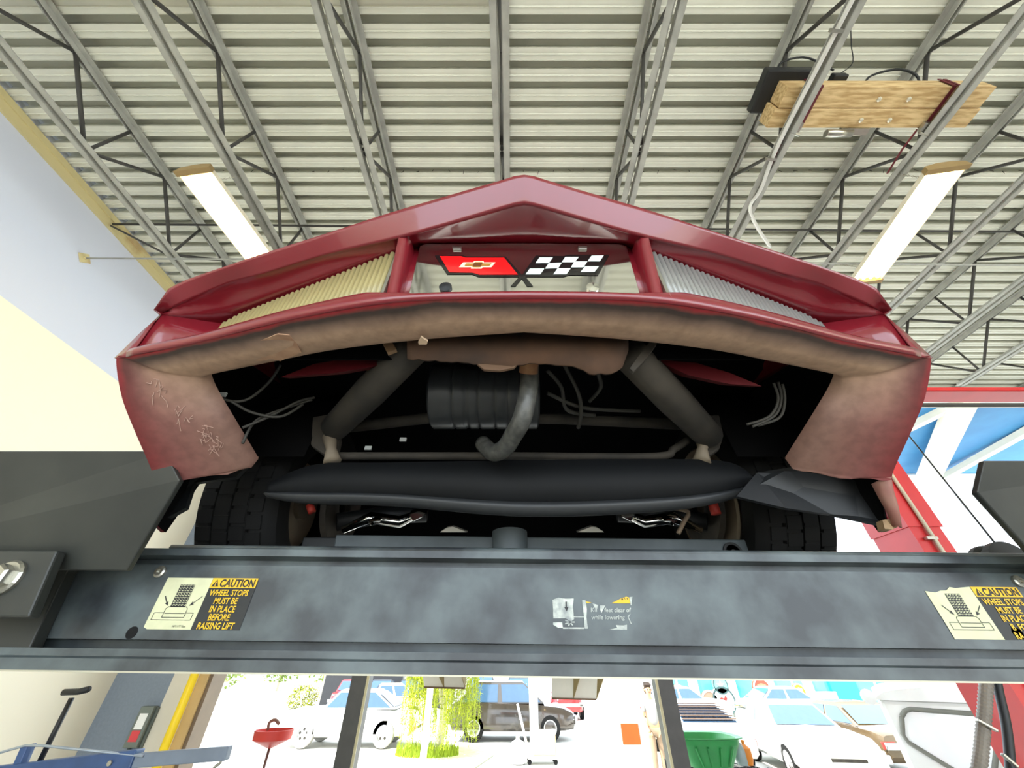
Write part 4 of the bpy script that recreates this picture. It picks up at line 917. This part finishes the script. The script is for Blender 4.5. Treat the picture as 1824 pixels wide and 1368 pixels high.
# garage across the lot with old cars in front
gb = thing('garage_building', 'dark open garage building across the lot, at the far left', 'building', (-9,33,0))
MB().box((-13.0,32.5,0),(-4.5,38,4.6)).build('walls', mat('garage_grey', (150,148,140), .7), gb)
for x in (-11.6, -8.8, -6.0): MB().box((x-1.25,32.44,0),(x+1.25,32.5,3.2)).build('bay_shade_panel', mat('garage_bay_shade', (46,48,52), .8), gb)  # dark panels on the wall paint the shade inside the open bays
for (px, pnt, l) in ((614,P_rd,'small red car in front of the far garage'),(668,P_blk,'black old car in front of the far garage, nearest the red car'),(722,P_blk,'black old car in front of the far garage, nearest the willow')):
    a = gp(px,1268); a.y = 29.6+(.0 if px < 650 else .2); a.x = (px-912)/FPX*21.8
    auto_car(l, a, -math.pi/2+.12, pnt, 4.2, 1.65, vint, (.20,.10,-.16,-.34,1.55,.98), 2.5, .34)
a = gp(714,1262); auto_car('cream old car nosing out from behind the willow', (-6.2,24.0,0), math.pi+.3, mat('cream_car', (235,225,190), .3, coat=.5), 4.2, 1.65, vint, (.20,.10,-.16,-.34,1.5,.98), 2.5, .34)
auto_car('black pickup-like car behind the dark sport utility car, with its bonnet up', (-1.8,29,0), -math.pi/2, P_blk, 4.4, 1.8, vint, (.20,.10,-.16,-.34,1.75,1.05), 2.5, .36)
auto_car('dark old car behind the dark sport utility car, nearest the white pillar', (.5,29,0), -math.pi/2-.1, P_blk, 4.4, 1.8, vint, (.20,.10,-.16,-.34,1.7,1.05), 2.5, .36)
auto_car('red car behind the front of the dark sport utility car', (2.9,27,0), -math.pi/2, P_rd, 4.3, 1.7, vint, (.20,.10,-.16,-.34,1.5,.98), 2.5, .34)
# white van nose close to the bays
vn = thing('van', 'white van standing close outside the bay, beside the red lift column', 'van', (5.6,8,0))
vA = at(1564,1246,Y=7.0); VU = Vector((.80,-.60,0)); VD = Vector((.60,.80,0)); VO = Vector((0,0,CZ))
def vp(px, py): d = ray(px,py); return VO+d*((vA-VO).dot(VD)/d.dot(VD))
def vq(p, back=0.0): return p+VD*back
vt = vA.z; vw = 1.62
def corner(z, dx=0, dz=0): return Vector((vA.x,vA.y,z+dz))+VU*dx
MB().prism([corner(.35), corner(.35,vw), corner(vt,vw), corner(vt)], VD*4.0).build('body', P_white, vn, bevel=.05)
arch = [corner(vt-.005,-.02+(vw+.04)*k/14,.03+.13*math.sin(math.pi*k/14)**.5)-VD*.03 for k in range(15)]
MB().prism([corner(vt-.005,-.02)-VD*.03]+arch+[corner(vt-.005,vw+.02)-VD*.03], VD*4.06).build('roof', P_white, vn, auto=30)
wp = [vp(x,y) for x, y in ((1606,1276),(1612,1266),(1622,1263),(1770,1274),(1780,1290),(1770,1376),(1720,1384),(1618,1322),(1608,1308))]
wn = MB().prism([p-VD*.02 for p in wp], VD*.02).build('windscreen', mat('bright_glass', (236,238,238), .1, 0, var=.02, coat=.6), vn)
MB().tube([p-VD*.022 for p in wp+[wp[0]]], .026, 8).build('gasket', mat('gasket_grey', (120,120,110), .6), wn, smooth=True)
for dx in (.09, vw-.09):
    for dy in (.9, 3.2):
        q = corner(.3,dx)+VD*dy
        MB().lathe([(.18,-.1),(.28,-.1),(.3,-.06),(.3,.06),(.28,.1),(.18,.1)], q, VU, 28).build('wheel', M_rubber, vn, auto=40)
MB().lathe([(.0,0),(.09,.0),(.09,.02),(0,.03)], corner(vt,-.10,.03)-VD*.05, -VD, 18).tube([corner(vt,0,-.05),corner(vt,-.10,.02)],.01,6).build('mirror', P_white, vn)
# teal shopfront with round signs
SY = 27.0
sf = thing('shopfront', 'white-columned shopfront with teal windows across the lot, right', 'building', (15,SY,0))
M_teal = mat('teal_window', (70,170,166), .15, 0, rgb2=(96,190,184), scale=.5, coat=.3)
def sx_(px, y=1250): return at(px, y, Y=SY).x
MB().box((sx_(1170),SY+.05,0),(sx_(1760),SY+6,5.4)).build('wall', M_white, sf)
cols = [1165,1241,1310,1380,1449,1528,1600,1660]
for a, b_ in zip(cols, cols[1:]):
    xa, xb = sx_(a)+.25, sx_(b_)-.25
    wnd = MB().box((xa,SY-.02,.35),(xb,SY+.05,4.6)).build('window', M_teal, sf)
    MB().box((xa+(xb-xa)*.62,SY-.05,.35),(xa+(xb-xa)*.68,SY-.02,4.6)).build('mullion', M_white, wnd)
for c in cols: MB().box((sx_(c)-.25,SY-.12,0),(sx_(c)+.25,SY+.05,5.2)).build('column', M_white, sf)
signs = [(1283,1220,.42,(120,186,180),'pale teal round star sign high in the second shopfront window',0),(1290,1248,.62,(220,240,236),'pale round sign with a red winged mark in the shopfront window',1),(1358,1227,.50,(214,70,48),'round red sign in the third shopfront window',2),
         (1266,1250,.50,(150,120,100),'brown and yellow round sign at the left of the second shopfront window',3),(1424,1232,.36,(240,150,30),'small orange round sign in the fourth shopfront window',2),(1210,1234,.36,(236,214,40),'yellow smiley-like round sign in the first shopfront window',4)]
for px, py, r, c, l, k in signs:
    q = at(px,py,Y=SY-.14); t = thing('round_sign', l.replace('smiley-like ',''), 'sign', q, 'round signs in the shopfront')
    MB().lathe([(r,.12),(r,-.04),(0,-.04)], q, (0,1,0), 28).build('disc', mat('sign_%d' % k+'_'+str(c[0]), c, .5), t)
    MB().lathe([(r*1.0,-.04),(r*1.0,-.06),(r*.86,-.06),(r*.86,-.04)], q, (0,1,0), 28, caps=False).build('sign_rim', mat('sign_rim', (60,84,84), .5) if k < 2 else M_white, t)
    if k == 0: MB().add([q+Vector((math.cos(math.pi/2+i*math.pi/5)*r*(.5 if i % 2 == 0 else .2),-.05,math.sin(math.pi/2+i*math.pi/5)*r*(.5 if i % 2 == 0 else .2))) for i in range(10)], [tuple(range(10))]).build('star', M_white, t)
    if k == 1: MB().add([q+Vector((x*r,-.05,z*r)) for x, z in ((-.45,.1),(-.2,.25),(0,.15),(.2,.4),(.3,.15),(.15,-.05),(.2,-.25),(0,-.1),(-.2,-.2),(-.15,0))], [tuple(range(10))]).build('winged_mark', mat('mark_red', (206,50,44), .5), t)
    if k == 2: MB().add([q+Vector((x*r,-.05,z*r)) for x, z in ((-.5,.4),(0,.5),(.5,.4),(.5,-.1),(0,-.5),(-.5,-.1))], [tuple(range(6))]).build('shield', M_white if c[0] > 220 else mat('shield_orange', (240,120,90), .5), t)
    if k == 3: MB().box((q.x-r*.8,q.y-.05,q.z-r*.5),(q.x+r*.8,q.y-.045,q.z-r*.1)).build('yellow_band', mat('band_yellow', (240,200,40), .5), t)
q = at(1510,1240,Y=SY-.2); tag(MB().box((q.x-.75,q.y-.05,q.z-.8),(q.x+.75,q.y+.18,q.z+.7)).build('blue_board', mat('board_blue', (30,160,220), .5)), 'bright blue square board in the shopfront window', 'board')
q = at(1478,1262,Y=SY-.6); tag(MB().box((q.x-.7,q.y,q.z-.7),(q.x+.7,q.y+.05,q.z+.7)).build('cream_board', mat('board_cream', (196,226,204), .6)), 'pale green board leaning under the shopfront window', 'board')
# willow, shrub, far trees
def leaves(m, pts, l0, l1, wd):
    for p in pts:
        a = random.uniform(0, 6.28); d = Vector((math.cos(a), math.sin(a), random.uniform(-.9,.5))).normalized()*random.uniform(l0,l1); s = Vector((-d.y, d.x, random.uniform(-.5,.5)*d.length)).normalized()*wd
        m.add([p, p+d*.5+s, p+d, p+d*.5-s], [(0,1,2,3)])
M_wl = mat('willow_green', (176,184,40), .7, 0, rgb2=(140,152,14), scale=3); M_wl2 = mat('bush_green', (170,176,50), .7, 0, rgb2=(130,140,30), scale=3)
M_bark = mat('pale_bark', (206,196,170), .8, 0, var=.2)
wb_ = gp(780,1345); wt = thing('willow_tree', 'weeping willow with hanging yellow-green strands in front of the parked cars', 'tree', wb_)
MB().tube(crom([wb_, wb_+Vector((.05,0,.9)), wb_+Vector((-.08,0,1.8)), wb_+Vector((.1,0,3.0)), wb_+Vector((-.2,0,4.2))],20), [.13-.004*i for i in range(20)], 10).build('trunk', M_bark, wt, smooth=True)
m = MB()
for k in range(340):
    a = random.uniform(0, 6.28); rr = 1.25*math.sqrt(random.uniform(.12,1)); top = wb_+Vector((math.cos(a)*rr, math.sin(a)*rr, 3.9-.8*(rr/1.25)**2+random.uniform(-.3,.3)))
    ln = random.uniform(1.6, 3.3); ln = min(ln, top.z-.25); n = 12; pts = []
    for i in range(n+1): pts.append(top+Vector((.04*math.sin(i*.9+k), .04*math.cos(i*.7+k), -ln*i/n)))
    m.tube(pts, .006, 3, caps=False)
    leaves(m, [pts[i].lerp(pts[i+1], random.random()) for i in range(n) for _ in range(4)], .08, .16, .016)
for k in range(1600):
    a = random.uniform(0,6.28); b_ = random.uniform(0,1.3); p = wb_+Vector((math.cos(a)*math.cos(b_)*1.3, math.sin(a)*math.cos(b_)*1.3, 3.5+1.0*math.sin(b_))); leaves(m, [p], .1, .2, .025)
m.build('hanging_foliage', M_wl, wt, fix=False)
m = MB(); c = wb_+Vector((-.3,-.2,0))
for k in range(1400):
    a = random.uniform(0,6.28); rr = .95*math.sqrt(random.random()); p = c+Vector((math.cos(a)*rr, math.sin(a)*rr*.6, .02)); h_ = random.uniform(.12,.34); dx = random.uniform(-.05,.05)
    m.add([p-Vector((.012,0,0)), p+Vector((.012,0,0)), p+Vector((dx,0,h_))], [(0,1,2)])
tag(m.build('tall_grass', mat('tall_grass', (140,160,30), .8), fix=False), 'tall grass round the foot of the willow', 'grass', kind='stuff')
def bush(label, px, py, Yd, sx, sz, n, mt, name='shrub', cat='shrub', trunk=0, grp=None):
    o = at(px, py, Y=Yd); t = thing(name, label, cat, (o.x,o.y,0), grp); m = MB()
    for k in range(n):
        v = Vector((random.gauss(0,1),random.gauss(0,1),random.gauss(0,1))).normalized()*random.uniform(.65,1)
        leaves(m, [Vector((o.x+v.x*sx, o.y+v.y*sx*.7, o.z+v.z*sz))], sx*.10, sx*.2, sx*.05)
    m.build('foliage', mt, t, fix=False)
    MB().tube([(o.x,o.y,0),(o.x+.05,o.y,o.z)], .04+.1*trunk, 8).build('stem', M_bark, t)
bush('round yellow-green shrub beyond the white vintage coupe', 540,1243,30, .95,.75, 1500, M_wl2)
M_ft = mat('far_tree_green', (170,186,110), .8, 0, rgb2=(140,160,80), scale=2)
bush('pale tree standing beyond the open bay, nearest the yellow guard pipe', 415,1165,42, 2.6,2.4, 1500, M_ft, 'tree', 'tree', 1, 'far trees')
bush('pale tree above the shrub beyond the white vintage coupe', 510,1172,56, 3.2,2.4, 1700, M_ft, 'tree', 'tree', 1, 'far trees')
bush('pale tree beyond the lot, just left of the left rear lift post', 586,1165,46, 2.6,2.2, 1500, M_ft, 'tree', 'tree', 1, 'far trees')
# posts outside
a = at(760,1290,Y=8.6); tag(MB().tube([(a.x,8.6,0),(a.x,8.6,5)], .055, 14).build('white_pole', M_white, smooth=True), 'slim white pole in front of the willow', 'pole')
a = gp(952,1322); tag(MB().box((a.x-.16,a.y-.16,0),(a.x+.16,a.y+.16,5)).build('white_pillar', M_white, bevel=.02), 'white square pillar in front of the dark sport utility car', 'pillar')
# sign stand with an orange board
a = at(1122,1307,Y=9.2); t = thing('sign_stand', 'white stand with an orange square board, between the rear lift posts', 'sign', (a.x,a.y,0))
MB().box((a.x-.26,a.y,.1),(a.x+.26,a.y+.04,2.2)).build('panel', M_white, t)
MB().box((a.x-.15,a.y-.02,a.z-.14),(a.x+.17,a.y,a.z+.14)).build('orange_board', mat('orange_board', (236,92,30), .5), t)
for z in (1.45, 1.85): MB().box((a.x-.17,a.y-.012,z),(a.x+.12,a.y,z+.2)).build('grey_notice', mat('notice_grey', (196,198,198), .6), t)
for s in (-1, 1): MB().box((a.x+s*.22-.02,a.y-.2,0),(a.x+s*.22+.02,a.y+.24,.1)).build('foot', M_white, t)
# hand cart with a tan box
a = gp(962,1360); t = thing('hand_cart', 'white hand cart carrying a tan box on the lot', 'cart', a)
MB().box((a.x-.35,a.y-.25,.12),(a.x+.5,a.y+.3,.18)).build('deck', M_white, t)
for x in (-.3,.42):
    for y_ in (-.2,.25): MB().lathe([(.06,-.02),(.06,.02)], (a.x+x,a.y+y_,.06), (0,1,0), 14).build('wheel', M_rubber, t)
MB().bar((a.x-.3,a.y+.05,.18), (a.x-.62,a.y+.1,1.25), .12, .05).build('handle', M_white, t)
tag(MB().box((a.x-.2,a.y-.22,.18),(a.x+.45,a.y+.27,.68)).build('tan_box', mat('tan_box', (214,190,140), .6), bevel=.03), 'tan box riding on the white hand cart', 'box')
tag(MB().lathe([(0,0),(.2,.02),(.23,.1),(.23,.35),(.16,.45),(.05,.5),(.05,.56),(0,.56)], (a.x-.62,a.y-.1,0), (0,0,1), 24).build('white_drum', M_white, auto=40), 'white rounded drum standing left of the hand cart', 'drum')
# green tub on a wire cart
GY = 6.85
def g_(px, py): return at(px, py, Y=GY)
a = g_(1248,1340); t = thing('wire_cart', 'black wire shelf cart carrying the green tub, outside the right bay', 'cart', (a.x,a.y,0))
zb_ = g_(1248,1363).z; x0, x1 = g_(1196,1350).x, g_(1345,1350).x
m = MB()
for k in range(14): xx = x0+(x1-x0)*k/13; m.tube([(xx,GY-.28,zb_-.02),(xx,GY+.28,zb_-.02)], .004, 5)
for yy in (-.28,0,.28): m.tube([(x0,GY+yy,zb_-.025),(x1,GY+yy,zb_-.025)], .006, 6)
for k in range(13): xx = x0+(x1-x0)*k/13; dx = (x1-x0)/26; m.tube([(xx,GY-.28,zb_-.03),(xx+dx,GY-.28,zb_-.09),(xx+2*dx,GY-.28,zb_-.03)], .004, 5)
m.build('wire_shelf', M_black, t)
for x in (x0,x1):
    for yy in (-.28,.28): MB().tube([(x,GY+yy,0),(x,GY+yy,zb_+.02)], .014, 8).build('leg', M_black, t)
M_green = mat('green_plastic', (44,140,70), .45, 0, var=.15)
tub = thing('green_tub', 'green plastic tub resting on the wire cart', 'tub', (a.x,GY,zb_))
xa, xb, xc_, xd = g_(1188,1305).x, g_(1312,1318).x, g_(1224,1362).x, g_(1300,1362).x; zt_ = g_(1248,1310).z
cx0, w0 = (xa+xb)/2, (xb-xa)/2; cx1, w1 = (xc_+xd)/2, (xd-xc_)/2
def ring(cx, w_, d, z, n=28): return [Vector((cx+w_*math.copysign(abs(math.cos(2*math.pi*k/n))**.55, math.cos(2*math.pi*k/n)), GY+d*math.copysign(abs(math.sin(2*math.pi*k/n))**.55, math.sin(2*math.pi*k/n)), z)) for k in range(n+1)]
MB().grid([ring(cx1,w1*.2,.05,zb_), ring(cx1,w1*.95,.25,zb_), ring(cx1,w1,.27,zb_+.03), ring(cx0,w0*.86,.34,zt_-.07), ring(cx0,w0*.88,.35,zt_-.06), ring(cx0,w0*.90,.36,zt_-.01), ring(cx0,w0,.40,zt_), ring(cx0,w0*.99,.40,zt_+.012), ring(cx0,w0*.84,.33,zt_), ring(cx1,w1*.9,.24,zb_+.05)]).build('tub', M_green, tub, auto=40)
for f in (-.6,-.2,.2,.6): MB().bar((cx1+w1*f,GY-.275,zb_+.03), (cx0+w0*.86*f,GY-.345,zt_-.08), .02, .02).build('rib', M_green, tub)
q = g_(1338,1352); tag(MB().lathe([(0,0),(.05,0),(.07,.05),(.07,.16),(.02,.2),(.02,.24),(0,.24)], (q.x-.05,GY,zb_), (0,0,1), 18).build('orange_jug', mat('jug_orange', (220,130,30), .5), auto=40), 'small orange jug on the wire cart beside the green tub', 'jug')
tag(MB().lathe([(0,0),(.06,0),(.075,.04),(.075,.15),(.03,.22),(0,.22)], (g_(1321,1352).x,GY,zb_), (0,0,1), 18).build('clear_bottle', mat('bottle_grey', (150,165,165), .3), auto=40), 'greyish bottle on the wire cart next to the orange jug', 'bottle')

# ---------------------------------------------------------------- the person half hidden by the right rear lift post
def skin(name, verts, edges, radii, mt, parent=None, root=0, sub=2):
    me = bpy.data.meshes.new(name); me.from_pydata(verts, edges, []); me.update()
    o = bpy.data.objects.new(name, me); C.objects.link(o); me.materials.append(mt)
    md = o.modifiers.new('skin', 'SKIN'); md.use_smooth_shade = True
    for i, r in enumerate(radii):
        sv = me.skin_vertices[0].data[i]; sv.radius = r if isinstance(r, tuple) else (r, r); sv.use_root = (i == root)
    s = o.modifiers.new('sub', 'SUBSURF'); s.levels = sub; s.render_levels = sub
    if parent is not None:
        o.parent = parent
        if parent.type == 'EMPTY': o.matrix_parent_inverse = Matrix.Translation(-Vector(parent.location))
    return o
b0 = Vector((at(1166,1300,Y=12.4).x, 12.4, 0))
per = thing('person', 'person in grey shirt and tan trousers, half hidden behind the right rear lift post', 'person', b0)
M_skin = mat('skin', (206,160,120), .6, 0, var=.08); M_shirt = mat('grey_shirt', (158,158,154), .8); M_trs = mat('tan_trousers', (150,128,104), .8); M_hair = mat('dark_hair', (60,46,36), .8)
def b(x, y, z): return b0+Vector((x,y,z))
V = [b(0,0,.95), b(0,0,1.15), b(0,-.01,1.38), b(0,0,1.48), b(0,-.01,1.56), b(0,-.02,1.66), b(0,-.01,1.73),
     b(.17,0,1.40), b(.23,.0,1.14), b(.24,-.08,.90), b(.235,-.11,.82), b(-.17,0,1.40), b(-.24,-.02,1.14), b(-.21,-.16,.94), b(-.18,-.21,.87),
     b(.09,0,.88), b(.10,-.01,.48), b(.10,.03,.09), b(.11,-.13,.05), b(-.09,0,.88), b(-.11,-.02,.48), b(-.12,.02,.09), b(-.13,-.14,.05)]
E = [(0,1),(1,2),(2,3),(3,4),(4,5),(5,6),(2,7),(7,8),(8,9),(9,10),(2,11),(11,12),(12,13),(13,14),(0,15),(15,16),(16,17),(17,18),(0,19),(19,20),(20,21),(21,22)]
Rr = [(.14,.10),(.13,.10),(.15,.10),.06,.06,.088,.06,.058,.046,.032,.03,.058,.046,.032,.03,.085,.058,.042,.038,.085,.058,.042,.038]
body = skin('body', V, E, Rr, M_skin, per)
skin('shirt', [V[0]+Vector((0,0,-.02)),V[1],V[2],V[3]-Vector((0,0,.02)),V[7],V[7].lerp(V[8],.75),V[11],V[11].lerp(V[12],.75)], [(0,1),(1,2),(2,3),(2,4),(4,5),(2,6),(6,7)], [(.17,.125),(.158,.12),(.172,.118),.07,.074,.062,.074,.062], M_shirt, per)
skin('trousers', [V[0],V[15],V[16],V[17]+Vector((0,0,.0)),V[19],V[20],V[21]], [(0,1),(1,2),(2,3),(0,4),(4,5),(5,6)], [(.155,.12),.10,.075,.062,.10,.075,.062], M_trs, per)
skin('hair', [b(0,.02,1.70), b(0,.0,1.77), b(0,.05,1.64)], [(0,1),(0,2)], [.09,.07,.07], M_hair, per)
for s in (-1, 1):
    h = V[10] if s > 0 else V[14]
    m = MB()
    for k in range(4): m.tube([h+Vector((.018*(k-1.5),0,-.015)), h+Vector((.019*(k-1.5),-.012,-.05)), h+Vector((.018*(k-1.5),-.005,-.085-.008*(k in (1,2)))) ], [.009,.0085,.007], 7)
    m.tube([h+Vector((-.03*s,-.005,.0)), h+Vector((-.045*s,-.02,-.03)), h+Vector((-.04*s,-.025,-.055))], [.010,.009,.008], 7)
    m.build('fingers', M_skin, body, smooth=True)
    MB().lathe([(0,.013),(.012,.008),(.014,0),(.012,-.008),(0,-.013)], b(.032*s,-.098,1.665), (0,1,0), 10).build('eye', M_black, body, smooth=True)
    MB().lathe([(0,-.02),(.02,-.01),(.024,0),(.018,.012),(0,.016)], b(.088*s,-.01,1.655), (1,0,0), 10).build('ear', M_skin, body, smooth=True)
MB().tube([b(0,-.10,1.675), b(0,-.122,1.64), b(0,-.10,1.63)], [.008,.015,.01], 8).build('nose', M_skin, body, smooth=True)
MB().tube([b(-.025,-.098,1.605), b(0,-.104,1.603), b(.025,-.098,1.605)], .006, 6).build('mouth', mat('lip', (160,90,80), .6), body, smooth=True)
